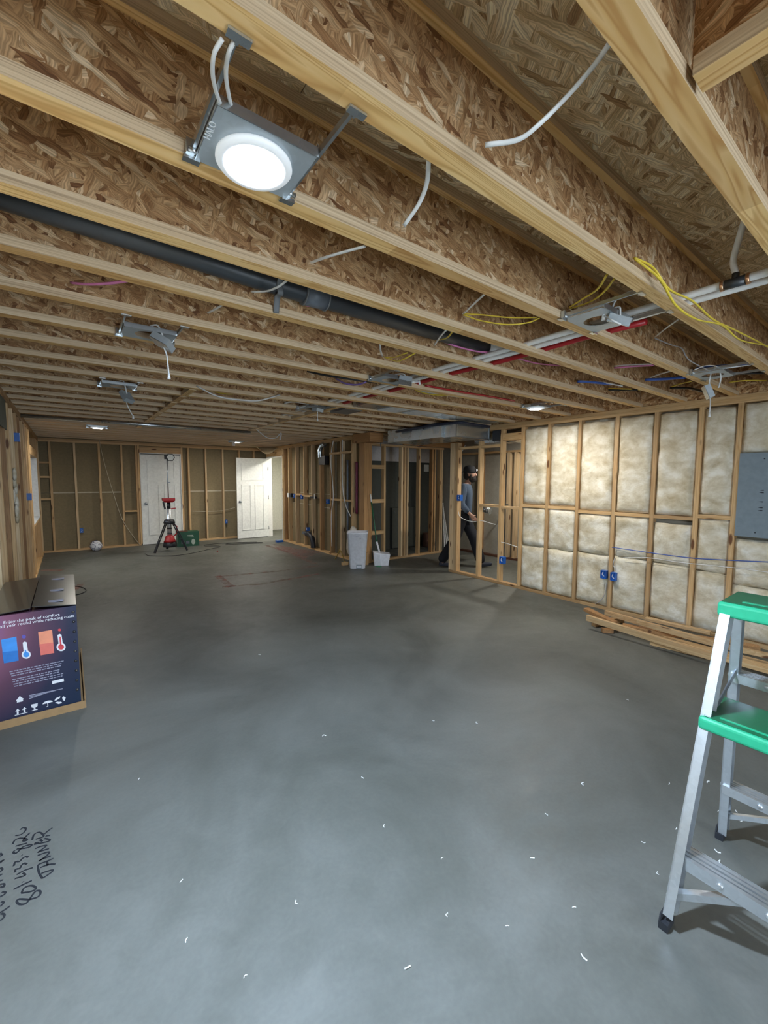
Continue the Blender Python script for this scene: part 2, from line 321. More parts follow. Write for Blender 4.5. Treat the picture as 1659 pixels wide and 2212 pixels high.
# ---- ceiling: subfloor sheets carried by I-joists
ceil = thing('ceiling', 'exposed basement ceiling of oriented strand board sheets on wooden I-joists', 'ceiling', kind='structure')
y = YF-.1; row = 0
while y < YB+.2:
    x = XL-.2 - (row % 2)*1.22
    while x < XC+.25:
        x0, x1, y0, y1 = max(x, XL-.2)+.0015, min(x+2.44, XC+.25)-.0015, y+.0015, min(y+1.2345, YB+.25)-.0015
        if x1-x0 > .05: MB().box(x0, x1, y0, y1, ZT, ZT+.02).build('subfloor_panel', 'osb_floor', ceil)
        x += 2.44
    y += 1.2345; row += 1
MB().box(XL-.25, XC+.3, YF-.15, YB+.3, ZT+.02, ZT+.06).build('subfloor_backing', 'osb_floor', ceil)
me_web = MB().box(XL-.085, XC, -.005, .005, ZJ+.035, ZT-.035).mesh('joist_web', 'osb_web')
me_bot = MB().box(XL-.085, XC, -.03, .03, ZJ, ZJ+.036).mesh('joist_flange', 'flange_X')
me_top = MB().box(XL-.085, XC, -.03, .03, ZT-.036, ZT-.0005).mesh('joist_flange_top', 'flange_X')
for n in range(-7, 26):
    yc = jy(n)+.03
    w = inst('floor_joist', me_web, ceil, (0, yc, 0))
    for me, nm in ((me_bot, 'bottom_flange'), (me_top, 'top_flange')): inst(nm, me, w)
# joist running the other way, butting against the nearest joist
hj = MB().box(1.053, 1.063, -2.4, jy(0)-.002, ZJ+.035, ZT-.035).build('header_joist', 'osb_web_y', ceil)
MB().box(1.028, 1.088, -2.4, jy(0)-.012, ZJ, ZJ+.036).build('bottom_flange', 'flange_Y', hj)
MB().box(1.028, 1.088, -2.4, jy(0)-.012, ZT-.036, ZT-.0005).build('top_flange', 'flange_Y', hj)
hj = MB().box(1.83, 1.84, -2.4, jy(0)-.002, ZJ+.035, ZT-.035).build('header_joist', 'osb_web_y', ceil)
MB().box(1.805, 1.865, -2.4, jy(0)-.012, ZJ, ZJ+.036).build('bottom_flange', 'flange_Y', hj)
MB().box(1.805, 1.865, -2.4, jy(0)-.012, ZT-.036, ZT-.0005).build('top_flange', 'flange_Y', hj)
def block(x, n):
    y0, y1 = jy(n)+.066, jy(n+1)-.006
    w = MB().box(x-.005, x+.005, y0-.02, y1+.02, ZJ+.03, ZT-.03).build('blocking', 'osb_web_y', ceil)
    MB().box(x-.03, x+.03, y0, y1, ZJ-.004, ZJ+.034).build('bottom_flange', 'flange_Y', w)
for n in range(9, 18): block(.945, n)
for n in range(9, 16): block(2.46, n)
for n in range(-7, 9):
    MB().box(XR+.03, XR+.055, jy(n)+.037, jy(n+1)+.023, ZJ+.002, ZT-.002).build('rim_block', 'osb_web_y', ceil)

# ---- walls of studs
def stud(parent, x0, x1, y0, y1, z0, z1, m='lumber_Z', nm='stud'): return MB().box(x0, x1, y0, y1, z0, z1).build(nm, m, parent)
SD, SW = .089, .038
# right wall
wr = thing('wall_right', 'insulated stud wall along the right with fibreglass batts between the studs', 'wall', kind='structure')
for y0, y1 in ((YF, 0.5), (.502, 2.6), (2.602, 4.86)):
    MB().box(XR, XR+SD, y0, y1, 0.0, SW).build('sole_plate', 'lumber_Y', wr)
for y0, y1 in ((YF, 1.6), (1.602, 4.12)):
    MB().box(XR, XR+SD, y0, y1, ZJ-2*SW, ZJ-SW).build('top_plate', 'lumber_Y', wr)
for y0, y1 in ((YF, .9), (.902, 4.12)):
    MB().box(XR-.006, XR+SD, y0, y1, ZJ-SW, ZJ-.001).build('top_plate', 'lumber_Y', wr)
ys = [3.50, 3.10, 2.69, 2.255, 1.853, 1.456, 1.155, .75, .34, -.06, -.47, -.87, -1.28, -1.69, -2.09, -2.5]
for yc in ys: stud(wr, XR, XR+SD, yc-SW/2, yc+SW/2, SW, ZJ-2*SW)
def batt_piece(y0, y1, z0, z1, seed, parent=wr, x=XR, dep=.085, amp=.022):
    ny, nz = max(6, int((y1-y0)/.025)), max(8, int((z1-z0)/.03)); v = []; f = []
    for i in range(ny+1):
        for j in range(nz+1):
            u, w_ = i/ny, j/nz
            e = min(u, 1-u)*(y1-y0); g = min(w_, 1-w_)*(z1-z0); edge = min(1, e/.05)*min(1, g/.05)
            yy, zz = y0+(y1-y0)*u, z0+(z1-z0)*w_
            h = noise.noise(Vector((yy*3.2, zz*5, seed)))*.9 + noise.noise(Vector((yy*13, zz*11, seed+9)))*.35 + noise.noise(Vector((yy*34, zz*30, seed+5)))*.15
            wob = noise.noise(Vector((zz*7, seed, u)))*.012*(1-edge); wz = noise.noise(Vector((yy*9, seed+3, w_)))*.012*(1-edge)
            v.append((x + .028 - .034*edge**.6 - amp*h*edge, yy+wob, zz+wz))
    for i in range(ny):
        for j in range(nz): a = i*(nz+1)+j; f.append((a, a+1, a+nz+2, a+nz+1))
    nb = len(v); xb = x+dep
    v += [(xb, y0, z0), (xb, y0, z1), (xb, y1, z1), (xb, y1, z0)]
    b = [nb, nb+1, nb+2, nb+3]; c00, c01, c10, c11 = 0, nz, ny*(nz+1), ny*(nz+1)+nz
    f += [tuple([b[0], b[1]]+list(range(c01, c00-1, -1))), tuple([b[2], b[3]]+list(range(c10, c11+1))),
          tuple([b[1], b[2]]+list(range(c11, c01-1, -(nz+1)))), tuple([b[3], b[0]]+list(range(c00, c10+1, nz+1))), tuple(b[::-1])]
    mb = MB(); mb.add(v, f, True); return mb.build('insulation_batt', 'batt', parent)
for i in range(len(ys)-1):
    y1, y0 = ys[i]-SW/2, ys[i+1]+SW/2
    if i > 9: continue
    zb = 1.165 + (.018 if i in (0, 1, 5) else -.012)
    if i != 6:
        MB().box(XR+.001, XR+SD, y0+.001, y1-.001, zb-.019, zb+.019).build('blocking', 'lumber_Y', wr)
        batt_piece(y0+.004, y1-.004, zb+.022, ZJ-2*SW-.02-random.random()*.03, i*3.1)
        zm = .66+random.uniform(-.03, .03)
        batt_piece(y0+.004, y1-.004, zm, zb-(.075 if i == 4 else .022), i*3.1+40)
        batt_piece(y0+.004, y1-.004, .042, zm-.004, i*3.1+80)
    else:
        batt_piece(y0+.004, y1-.004, 1.80, ZJ-2*SW-.01, 61); batt_piece(y0+.004, y1-.004, .55, .99, 62); batt_piece(y0+.004, y1-.004, .042, .545, 63)
MB().box(XR+SD+.002, XR+SD+.015, YF, 3.52, 0, ZJ).build('wall_sheathing', 'paper_grey', wr)
# open part of the right wall: shortened studs under the duct
for y0, y1, m in ((4.775, 4.86, 'lumber_pale_Z'), (4.69, 4.728, 'lumber_Z')): stud(wr, XR, XR+SD, y0, y1, SW, 2.13, m)
stud(wr, XR+.002, XR+SD-.002, 4.732, 4.771, SW, 2.13, 'lumber_pale_Z')
stud(wr, XR, XR+SD, 4.235, 4.273, SW, 2.13); stud(wr, XR, XR+SD, 3.83, 3.868, SW, ZJ-2*SW)
MB().box(XR+.005, XR+SD, 4.275, 4.688, 2.02, 2.058).build('blocking', 'lumber_Y', wr)
MB().box(XR+.005, XR+SD, 3.87, 4.233, 2.02, 2.058).build('blocking', 'lumber_Y', wr)
MB().box(XR+.002, XR+SD, 3.87, 4.233, 1.13, 1.168).build('blocking', 'lumber_Y', wr)
MB().box(XR+.002, XR+SD, 3.521, 3.828, 1.12, 1.155).build('blocking', 'lumber_Y', wr)
MB().box(XR+.002, XR+SD, 3.521, 3.828, 2.10, 2.20).build('blocking', 'lumber_Y', wr)
# left wall
wl = thing('wall_left', 'bare stud wall close along the left side with a window near its far end', 'wall', kind='structure')
MB().box(XL-SD, XL, YF, 4.0, 0, SW).build('sole_plate', 'lumber_Y', wl); MB().box(XL-SD, XL, 4.002, YB, 0, SW).build('sole_plate', 'lumber_Y', wl)
for k in range(2):
    MB().box(XL-SD, XL, YF, 5.1, ZJ-SW*(k+1), ZJ-SW*k-.001).build('top_plate', 'lumber_Y', wl); MB().box(XL-SD, XL, 5.102, YB, ZJ-SW*(k+1), ZJ-SW*k-.001).build('top_plate', 'lumber_Y', wl)
WY0, WY1, WZ0, WZ1 = 8.42, 10.15, .80, 1.90
yy = YF+.03; k = 0
while yy < YB-.05:
    if not (WY0-.02 < yy+SW and yy < WY1+.02):
        stud(wl, XL-SD, XL, yy, yy+SW, SW, ZJ-2*SW, ('lumber_Z', 'lumber_pale_Z', 'lumber_Z', 'lumber_brown_Z')[k % 4])
    k += 1; yy += .4064
for y0 in (WY0-.08, WY0-.04, WY1+.002, WY1+.042): stud(wl, XL-SD, XL, y0, y0+SW, SW, ZJ-2*SW)
for z0, z1, nm in ((WZ0-SW, WZ0, 'window_sill_plate'), (WZ1, WZ1+.14, 'header')): MB().box(XL-SD, XL, WY0-.001, WY1+.001, z0, z1).build(nm, 'lumber_Y', wl)
for y0, y1, z0, z1 in ((YF, WY0, 0, ZT), (WY1, YB+.1, 0, ZT), (WY0, WY1, 0, WZ0), (WY0, WY1, WZ1, ZT)):
    MB().box(XL-SD-.16, XL-SD-.002, y0, y1, z0, z1).build('foundation_panel', 'concrete_wall', wl)
MB().box(XL-.006, XL+.004, 3.6, 5.32, 1.98, 2.255).build('foam_board', 'foam_grey', wl)
tuft = MB(); 
for k in range(7): tuft.ell((XL-.004+random.uniform(-.01, .012), 5.85+random.uniform(-.14, .16), 1.32+.075*k-.2), .02, .05, .07, 10, 6)
tuft.build('insulation_tuft', 'batt', wl)
win = thing('window_1', 'white framed basement window in the left stud wall near the corner', 'window', (XL-.1, 9.28, WZ0), kind='structure')
for a in ((WY0, WY1, WZ0, WZ0+.05), (WY0, WY1, WZ1-.05, WZ1), (WY0, WY0+.05, WZ0+.05, WZ1-.05), (WY1-.05, WY1, WZ0+.05, WZ1-.05), (9.26, 9.31, WZ0+.05, WZ1-.05)):
    MB().box(XL-SD-.12, XL-SD-.07, *a).build('window_frame', 'trim_white', win)
for a in ((WY0+.05, 9.26), (9.31, WY1-.05)):
    m = MATS.get('pane')
    if not m:
        m, nt, b = mat('pane'); b.inputs['Transmission Weight'].default_value = 1; b.inputs['Roughness'].default_value = 0; b.inputs['IOR'].default_value = 1.01; b.inputs['Base Color'].default_value = (.95, .97, 1, 1); MATS['pane'] = m
    MB().box(XL-SD-.098, XL-SD-.094, a[0], a[1], WZ0+.05, WZ1-.05).build('pane', 'pane', win)
for a in ((XL-1.25, XL-1.2, WY0-.15, WY1+.15, .3, 1.45), (XL-1.2, XL-SD-.17, WY0-.15, WY0-.1, .3, 1.45), (XL-1.2, XL-SD-.17, WY1+.1, WY1+.15, .3, 1.45), (XL-1.25, XL-SD-.17, WY0-.15, WY1+.15, .25, .3)): MB().box(*a).build('light_baffle_well', 'concrete_wall', win)  # unseen well added outside the window to cut the daylight coming in
MB().box(XL-SD-.07, XL+.004, WY0+.001, WY1-.001, WZ0+.0, WZ0+.014).build('window_sill', 'trim_white', win)
MB().box(XL-SD-.07, XL-.002, WY1-.014, WY1-.001, WZ0+.014, WZ1).build('window_reveal', 'trim_white', win)
# far wall
wb = thing('wall_far', 'far stud wall backed with brown-papered drywall and holding a white door', 'wall', kind='structure')
D0, D1, DZ = 1.345, 2.16, 2.09
for x0, x1 in ((XL, D0-.04), (D1+.04, XP+.1)):
    MB().box(x0, x1, YB, YB+SD, 0, SW).build('sole_plate', 'lumber_X', wb)
MB().box(XL, XP+.1, YB, YB+SD, ZJ-SW, ZJ-.001).build('top_plate', 'lumber_X', wb); MB().box(XL, XP+.1, YB, YB+SD, ZJ-2*SW, ZJ-SW-.001).build('top_plate', 'lumber_X', wb)
for x in (-.28, .125, .55, .96, 1.24, D0-.06, D1+.022, 2.33, 2.72, 3.13, 3.545, 3.93): stud(wb, x, x+SW, YB, YB+SD, SW, ZJ-2*SW, 'lumber_pale_Z' if x in (.125, 2.72, 3.13) else 'lumber_Z')
MB().box(D0-.02, D1+.02, YB, YB+SD, DZ+.02, DZ+.16).build('header', 'lumber_X', wb)
for z in (1.82, 1.53, 1.08): MB().box(XL, -.282, YB+.002, YB+SD, z, z+SW).build('blocking', 'lumber_X', wb)
for z in (.78,): MB().box(1.0, 1.238, YB-.03, YB+SD, z, z+.03).build('blocking', 'lumber_X', wb)
for x0, x1 in ((XL-.1, .96), (.962, D0-.02), (D1+.02, 3.13), (3.132, XP+.12)):
    for z0, z1 in ((0, 1.218), (1.226, ZT)): MB().box(x0, x1, YB+SD+.001, YB+SD+.014, z0, z1).build('drywall_sheet', 'paper_brown', wb)
MB().box(D0-.02, D1+.02, YB+SD+.001, YB+SD+.014, DZ+.02, ZT).build('drywall_sheet', 'paper_brown', wb)
for x0, x1 in ((-.24, .123), (.165, .548), (.59, .958), (2.37, 2.718), (2.76, 3.128), (3.17, 3.54)):
    MB().box(x0, x1, YB+SD-.004, YB+SD+.0005, 1.210, 1.236).build('seam_tape', 'seam_white', wb)
MB().box(XL-.3, XP+.13, YB+.125, YB+.16, -.1, ZT+.05).build('light_seal_backing', 'paper_grey', wb)  # unseen panel added to stop outside light leaking through the drywall gaps
def panel_door(name, label, loc, rz, w, h, knob_side, kind='structure'):
    t = thing(name, label, 'door', loc, rz, kind=kind)
    th = .035; mb = MB().box(0, w, -th/2, th/2, .012, h)
    mb.build('door_leaf', 'door_white', t, True)
    s = -1
    for x0, x1, z0, z1 in ((.12, w-.12, h-.56, h-.13), (.12, w/2-.05, .22, h-.68), (w/2+.05, w-.12, .22, h-.68)):
        fr = MB(); yf = s*th/2
        for a in ((x0, x1, z0, z0+.02), (x0, x1, z1-.02, z1), (x0, x0+.02, z0+.02, z1-.02), (x1-.02, x1, z0+.02, z1-.02)):
            fr.box(a[0], a[1], yf-.012, yf+.001, a[2], a[3])
        p = fr.build('panel_moulding', 'door_white', t, True)
    kx = .07 if knob_side == 'l' else w-.07
    k = MB().lathe([(.03, 0), (.03, -.008), (.012, -.012), (.012, -.035), (.026, -.045), (.028, -.06), (.018, -.07)], (kx, -th/2, .95), 16, 'Y').build('door_knob', 'dark_steel', t, True)
    return t
d1 = panel_door('door_1', 'closed white panel door in the far stud wall', (D0, YB+.03, 0), 0, D1-D0, DZ-.015, 'l')
for x0, x1, z0, z1 in ((D0-.02, D0-.003, 0, DZ+.02), (D1+.003, D1+.02, 0, DZ+.02), (D0-.003, D1+.003, DZ+.003, DZ+.02)):
    MB().box(x0, x1, YB-.01, YB+SD, z0, z1).build('door_jamb', 'trim_white', d1)
MB().box(D0-.02, D1+.02, YB+.10, YB+.11, 0, DZ+.02).build('door_backing', 'dark_panel', d1)
# partition on the right of the far part (its doorway stands open)
wp = thing('wall_partition', 'stud partition running from the open doorway to the brown corner post', 'wall', kind='structure')
MB().box(XP, XP+SD, 6.44, 9.72, 0, SW).build('sole_plate', 'lumber_Y', wp)
for k in range(2): MB().box(XP, XP+SD, 6.44, YB-.001, ZJ-SW*(k+1), ZJ-SW*k-.001).build('top_plate', 'lumber_Y', wp)
mats_ = ('lumber_Z', 'lumber_pale_Z', 'lumber_Z', 'lumber_brown_Z', 'lumber_pale_Z')
for k, yc in enumerate((6.57, 6.97, 7.37, 7.80, 8.18, 8.56, 8.98, 9.37, 9.62, 9.70)): stud(wp, XP, XP+SD, yc-SW/2, yc+SW/2, SW, ZJ-2*SW, mats_[k % 5])
stud(wp, XP, XP+SD, 10.70, 10.738, SW, ZJ-2*SW)
MB().box(XP, XP+SD, 9.72, 10.70, 2.11, ZJ-2*SW-.001).build('header', 'lumber_Y', wp)
for y0, y1 in ((6.44, 7.8), (7.802, 9.72)):
    for z0, z1 in ((0, 1.218), (1.222, ZT)): MB().box(XP+SD+.001, XP+SD+.014, y0, y1, z0, z1).build('drywall_sheet', 'paper_brown', wp)
for y0, y1, z in ((6.59, 6.95, 1.11), (6.99, 7.35, 1.11), (8.2, 8.54, 1.14), (8.58, 8.96, 1.16)): MB().box(XP+.002, XP+SD, y0, y1, z, z+SW).build('blocking', 'lumber_Y', wp)
for y0, y1 in ((6.59, 6.95), (6.99, 7.35)): MB().box(XP-.03, XP+SD, y0, y1, 2.02, 2.058).build('blocking', 'lumber_Y', wp)
for y0, y1, z in ((8.2, 8.54, .95), (8.58, 8.96, .96), (7.4, 7.78, .93), (9.0, 9.35, .97)): MB().box(XP+SD-.004, XP+SD+.0005, y0, y1, z, z+.014).build('seam_tape', 'seam_white', wp)
d2 = panel_door('door_2', 'white panel door swung wide open beside the bright hallway', (3.40, 10.66, 0), 0, .82, 2.06, 'l')
for z in (.25, 1.05, 1.80): MB().cyl((4.222, 10.635, z-.045), (4.222, 10.635, z+.045), .008, None, 8).build('hinge', 'dark_steel', d2)
for y0, y1 in ((10.678, 10.698), (9.722, 9.742)): MB().box(XP-.012, XP+.12, y0, y1, 0, 2.10).build('door_jamb', 'trim_white', d2)
MB().box(XP-.012, XP+.12, 9.742, 10.678, 2.08, 2.10).build('door_jamb', 'trim_white', d2)
# hallway beyond the open door
wh = thing('wall_hallway', 'pale finished hallway wall seen through the open doorway', 'wall', kind='structure')
MB().box(5.25, 5.35, 8.4, 12.2, 0, 2.45).build('drywall_sheet', 'room_white', wh); MB().box(XP+.12, 5.25, 12.0, 12.1, 0, 2.45).build('drywall_sheet', 'room_white', wh)
MB().box(XP+.105, XP+.118, 10.7, 12.0, 0, 2.45).build('drywall_sheet', 'room_white', wh); MB().box(XP+.106, 5.25, 8.3, 8.4, 0, 2.45).build('drywall_sheet', 'room_white', wh)
MB().box(5.236, 5.25, 8.4, 12.0, 0, .11).build('baseboard', 'trim_white', wh); MB().box(XP+.106, 5.3, 8.3, 12.1, 2.30, 2.335).build('hall_ceiling', 'room_white', wh); MB().box(XP+.1, 5.3, 10.95, 12.1, -.1, -.001).build('hall_floor', 'concrete', wh)
hl = thing('hallway_lamp', 'round lit ceiling lamp inside the hallway beyond the open door', 'ceiling lamp', (4.75, 9.6, 2.30))
MB().lathe([(.10, -.001), (.10, -.02), (.09, -.024)], (0, 0, 0), 24).build('lamp_body', 'trim_white', hl, True); MB().lathe([(.085, -.0245), (.085, -.025)], (0, 0, 0), 24).build('diffuser', 'lamp_lit_far', hl, True)
# short wall beside the post
w2 = thing('wall_utility', 'short open stud wall between the brown post and the passage', 'wall', kind='structure')
MB().box(4.44, 6.28, Y2, Y2+SD, 0, SW).build('sole_plate', 'lumber_X', w2)
MB().box(4.42, 6.28, Y2, Y2+SD, 2.15, 2.188).build('top_plate', 'lumber_X', w2); MB().box(5.16, 6.9, Y2-.05, Y2-.006, 2.195, 2.335).build('header', 'lumber_brown_X', w2)
for x, m in ((4.72, 'lumber_Z'), (5.14, 'lumber_pale_Z'), (5.215, 'lumber_Z'), (5.285, 'lumber_pale_Z'), (5.595, 'lumber_Z'), (5.95, 'lumber_brown_Z'), (6.02, 'lumber_Z'), (6.17, 'lumber_Z'), (6.22, 'lumber_pale_Z')): stud(w2, x, x+SW, Y2, Y2+SD, SW, 2.149, m)
for z in (1.73, 1.10, .51): MB().box(4.425, 4.718, Y2+.002, Y2+SD, z, z+.07).build('blocking', 'lumber_X', w2)
pst = MB().box(4.25, 4.42, 6.21, 6.37, 0, ZJ-.16).build('wood_post', 'lumber_brown_Z'); tag(pst, 'thick brown timber post at the corner behind the white bin', 'post')
bm = MB().box(4.16, 4.44, 5.9, 6.43, ZJ-.158, ZJ-.002).build('support_beam', 'lumber_brown_X'); tag(bm, 'brown wooden beam resting on top of the corner post', 'beam')
wu = thing('wall_back_utility', 'dark grey lined wall with a white upper band behind the open studs', 'wall', kind='structure')
for x0, x1 in ((4.35, 5.0), (5.004, 5.75), (5.754, 6.45), (6.454, 6.86)):
    MB().box(x0, x1, 7.2, 7.25, 0, 1.925).build('lining_sheet', 'dark_panel', wu)
for x0, x1 in ((4.35, 5.6), (5.603, 6.86)): MB().box(x0, x1, 7.21, 7.26, 1.928, ZT).build('upper_board', 'white_panel', wu)
MB().box(5.62, 6.3, 7.12, 7.198, .03, .92).build('lower_cabinet', 'dark_panel', wu)
MB().tube(smooth_path([(5.66, 7.118, .86), (5.66, 7.09, .82), (5.66, 7.118, .78)]), .006, 6).build('handle', 'dark_steel', wu)
MB().box(4.3, XC+.2, 7.27, 7.32, -.1, ZT+.05).build('light_seal_backing', 'paper_grey', wu)  # added out of view behind the lining to block light leaks
wc = thing('wall_corridor', 'bare concrete corridor wall with pale studs standing against it', 'wall', kind='structure')
MB().box(XC, XC+.15, 2.4, 7.3, 0, ZT).build('concrete_face', 'concrete_wall', wc); MB().box(XC-SD, XC-.001, 2.6, 6.2, 0, SW).build('sill_plate', 'dark_sill', wc)
for yc, m in ((4.96, 'lumber_pale_Z'), (4.80, 'lumber_pale_Z'), (4.62, 'lumber_Z'), (5.62, 'lumber_brown_Z'), (4.42, 'lumber_pale_Z')): stud(wc, XC-SD, XC-.001, yc, yc+.06, SW, 2.06, m)
MB().box(XC-SD, XC-.001, 2.6, 6.2, 2.06, 2.10).build('top_plate', 'lumber_Y', wc)
MB().box(XR+SD, XC+.1, 2.4, 2.5, 0, ZT).build('end_wall', 'concrete_wall', wc)
# wall behind the viewpoint with a patio door opening
wn = thing('wall_near', 'end wall with a wide glazed patio opening facing daylight', 'wall', kind='structure')
for x0, x1, z0, z1 in ((XL-.3, 0.0, 0, ZT), (2.4, XC+.2, 0, ZT), (0.0, 2.4, 2.1, ZT)): MB().box(x0, x1, YF-.1, YF, z0, z1).build('wall_sheet', 'paper_grey', wn)
for x in (0.0, 1.17, 2.34): MB().box(x, x+.06, YF-.08, YF-.02, 0, 2.1).build('door_frame', 'trim_white', wn)
MB().box(XR+SD+.016, XR+SD+.03, YF, 2.5, 0, ZT).build('outer_sheet', 'paper_grey', wr)

# ------------------------------------------------------------------ recessed light frames
def recessed(label, X, n, lit=None, w=.24, box=None, whip=None, group=None, plate_y=None, tilt=0, text=False):
    ya, yb = jy(n)+.06, jy(n+1)            # clear bay between the two joists
    t = thing('recessed_light' if lit else 'light_mounting_frame', label, 'light' if lit else 'light frame', (X, (ya+yb)/2, ZJ), group=group)
    a, b = ya-(ya+yb)/2, yb-(ya+yb)/2
    p0, p1 = plate_y or (b-.20, b-.005)
    # plate with a round opening: ring of quads around a hole
    zt = -.006; hx = (p0+p1)/2; R = .068; v = []; f = []; n_ = 32
    for k in range(n_):
        th = 2*math.pi*(k+.5)/n_; c, s_ = math.cos(th), math.sin(th); m_ = max(abs(c)/(w/2), abs(s_)/((p1-p0)/2))
        for zz in (zt, zt+.0015): v += [(R*c, hx+R*s_, zz), (c/m_, hx+s_/m_, zz)]
    for k in range(n_):
        i, j = 4*k, 4*((k+1) % n_); f += [(i, i+1, j+1, j), (i+2, j+2, j+3, i+3), (i, j, j+2, i+2), (i+1, i+3, j+3, j+1)]
    mb = MB(); mb.add(v, f)
    pl = mb.build('mounting_plate', 'fixture_steel', t, True)
    MB().box(-w/2, w/2, p0-.002, p0, zt-.002, zt+.022).box(-w/2-.002, -w/2, p0, p1, zt, zt+.03).box(w/2, w/2+.002, p0, p1, zt, zt+.03).build('plate_lip', 'galvanised', pl, True)
    for s_ in (-1, 1):
        x = s_*(w/2+.008)
        br = MB().box(x-.004, x+.004, a-.012, b+.012, .004, .02).build('hanger_bar', 'galvanised', t, True)
        MB().box(x-.022, x+.022, a-.02, a-.002, -.0065, -.0015).box(x-.003, x+.003, a-.004, a+.004, -.006, .018).build('bar_hook', 'galvanised', br, True)
        MB().box(x-.020, x+.020, b-.002, b+.016, -.0065, -.0015).box(x-.016, x+.002, b-.02, b-.003, -.004, .03).box(x-.02, x+.016, b-.014, b-.009, -.014, -.004).cyl((x-.012, b-.018, .004), (x+.016, b-.018, .004), .007, None, 8).build('bar_hook', 'galvanised', br, True)
    if lit:
        zl = zt-.002; rr = .080; hx += .014
        ring = MB().lathe([(rr*.88, zl), (rr+.012, zl), (rr+.013, zl-.006), (rr+.008, zl-.012), (rr*.81, zl-.015), (rr*.81, zl-.0125)], (0, hx, 0), 40, cap=False).build('trim_ring', 'lamp_rim', t, True)
        MB().lathe([(rr*.80, zl-.0125), (rr*.80, zl-.0135)], (0, hx, 0), 40).build('diffuser', lit, t, True)
        MB().lathe([(rr*.815, zl-.0120), (rr*.815, zl-.002), (rr*.80, zl-.0015), (.06, .0), (.06, .035), (.04, .045)], (0, hx, 0), 40).build('lamp_housing', 'fixture_steel', t, True)
    if text: text_mb('HALO', .022, Vector((X-w/2+.012, (ya+yb)/2+p1-.085, ZJ+zt-.0004)), (0, -1, 0), (-1, 0, 0), 'stamped_lettering', 'label_white', pl)
    if box:
        bx, by, bz, rot = box; Mx = Matrix.Translation((bx, by, bz)) @ Matrix.Rotation(rot[2], 4, 'Z') @ Matrix.Rotation(rot[0], 4, 'X') @ Matrix.Rotation(rot[1], 4, 'Y')
        jb = MB().box(-.045, .045, -.05, .05, -.018, .018); jb.v = [Mx @ q for q in jb.v]
        j = jb.build('junction_box', 'fixture_steel', t, True)
        lb = MB().box(-.042, .042, -.052, .052, -.021, -.0185); lb.v = [Mx @ q for q in lb.v]; lb.build('box_cover', 'galvanised', j, True)
        wires = [(0, hx*.2, .03), ((bx)*.6, by*.8, .03), (bx, by, bz+.03), (bx, by, bz+.01)]
        MB().tube(smooth_path(wires), .005, 8).build('supply_cable', 'white_cable', t, True)
        if whip:
            MB().tube(smooth_path([Vector((bx, by, bz-.02))]+[Vector((bx, by, bz))+Vector(q) for q in whip]), .004, 8).build('whip_cable', 'white_cable', t, True)
            e = Vector((bx, by, bz))+Vector(whip[-1]); MB().cyl(e+Vector((0, 0, .012)), e-Vector((0, 0, .022)), .005, .009, 10).build('connector', 'white_cable', t, True)
    return t, (p0, p1)
L1, pp = recessed('lit round recessed light on a stamped steel plate, nearest the viewpoint', .412, 1, 'lamp_lit', text=True)
for p in ([(480, 84, .835), (463, 115, .86), (459, 155, .90), (466, 195, .95), (480, 235, 1.0)], [(506, 88, .835), (493, 118, .86), (488, 160, .91), (494, 205, .96), (503, 240, 1.0)]):
    MB().tube(smooth_path([ony(*a) for a in p]), .0042, 8).build('supply_cable', 'white_cable', L1)
recessed('empty light frame with a dangling grey box, above the left, nearer of two', .40, 5, None, w=.25, box=(.055, -.02, -.055, (.5, .3, .9)), whip=[(.02, .02, -.06), (.025, .02, -.12), (.028, .02, -.17)])
recessed('empty light frame with a dangling dark box, above the left, farther of two', .395, 9, None, w=.25, box=(.05, .0, -.10, (.9, .2, .5)), whip=[(.0, .02, -.06), (.025, .03, -.12), (.045, .03, -.16)])
recessed('lit round recessed light far off above the soccer ball', .42, 18, 'lamp_lit_far')
l5, _ = recessed('lit round recessed light in front of the open white door', 2.99, 21, 'lamp_lit_far')
MB().box(-.13, -.07, -.06, -.02, -.10, -.012).build('hanging_box', 'trim_white', l5, True)
recessed('light frame beside the white pipes holding a labelled grey box', 2.16, 1, None, w=.30, box=(.0, -.03, -.03, (.4, -.3, .5)), whip=[(-.04, -.02, -.035), (-.08, -.0, -.02), (-.06, .05, .02)])
recessed('light frame by the insulated wall with a dark box hanging below', 3.93, 1, None, w=.30, box=(.09, .12, -.11, (1.2, .1, .4)), whip=[(-.02, -.02, -.06), (-.045, -.03, -.12), (-.05, -.03, -.18)])
recessed('light frame with looped white cables beside the pipes mid ceiling', 2.12, 5, None, w=.26, box=(.06, -.05, -.02, (.2, .2, .8)), whip=[(.05, -.02, -.01), (.12, -.03, .0)])
recessed('lit round recessed light close to the insulated wall', 4.17, 5, 'lamp_lit_far')
recessed('light frame with a small grey box and short white lead, mid ceiling', 2.27, 9, None, w=.25, box=(.02, -.02, -.03, (.1, .1, .1)), whip=[(.0, .0, -.05), (.0, .0, -.1)])

recessed('lit round recessed light inside the passage behind the open studs', 6.05, 8, 'lamp_lit_passage')

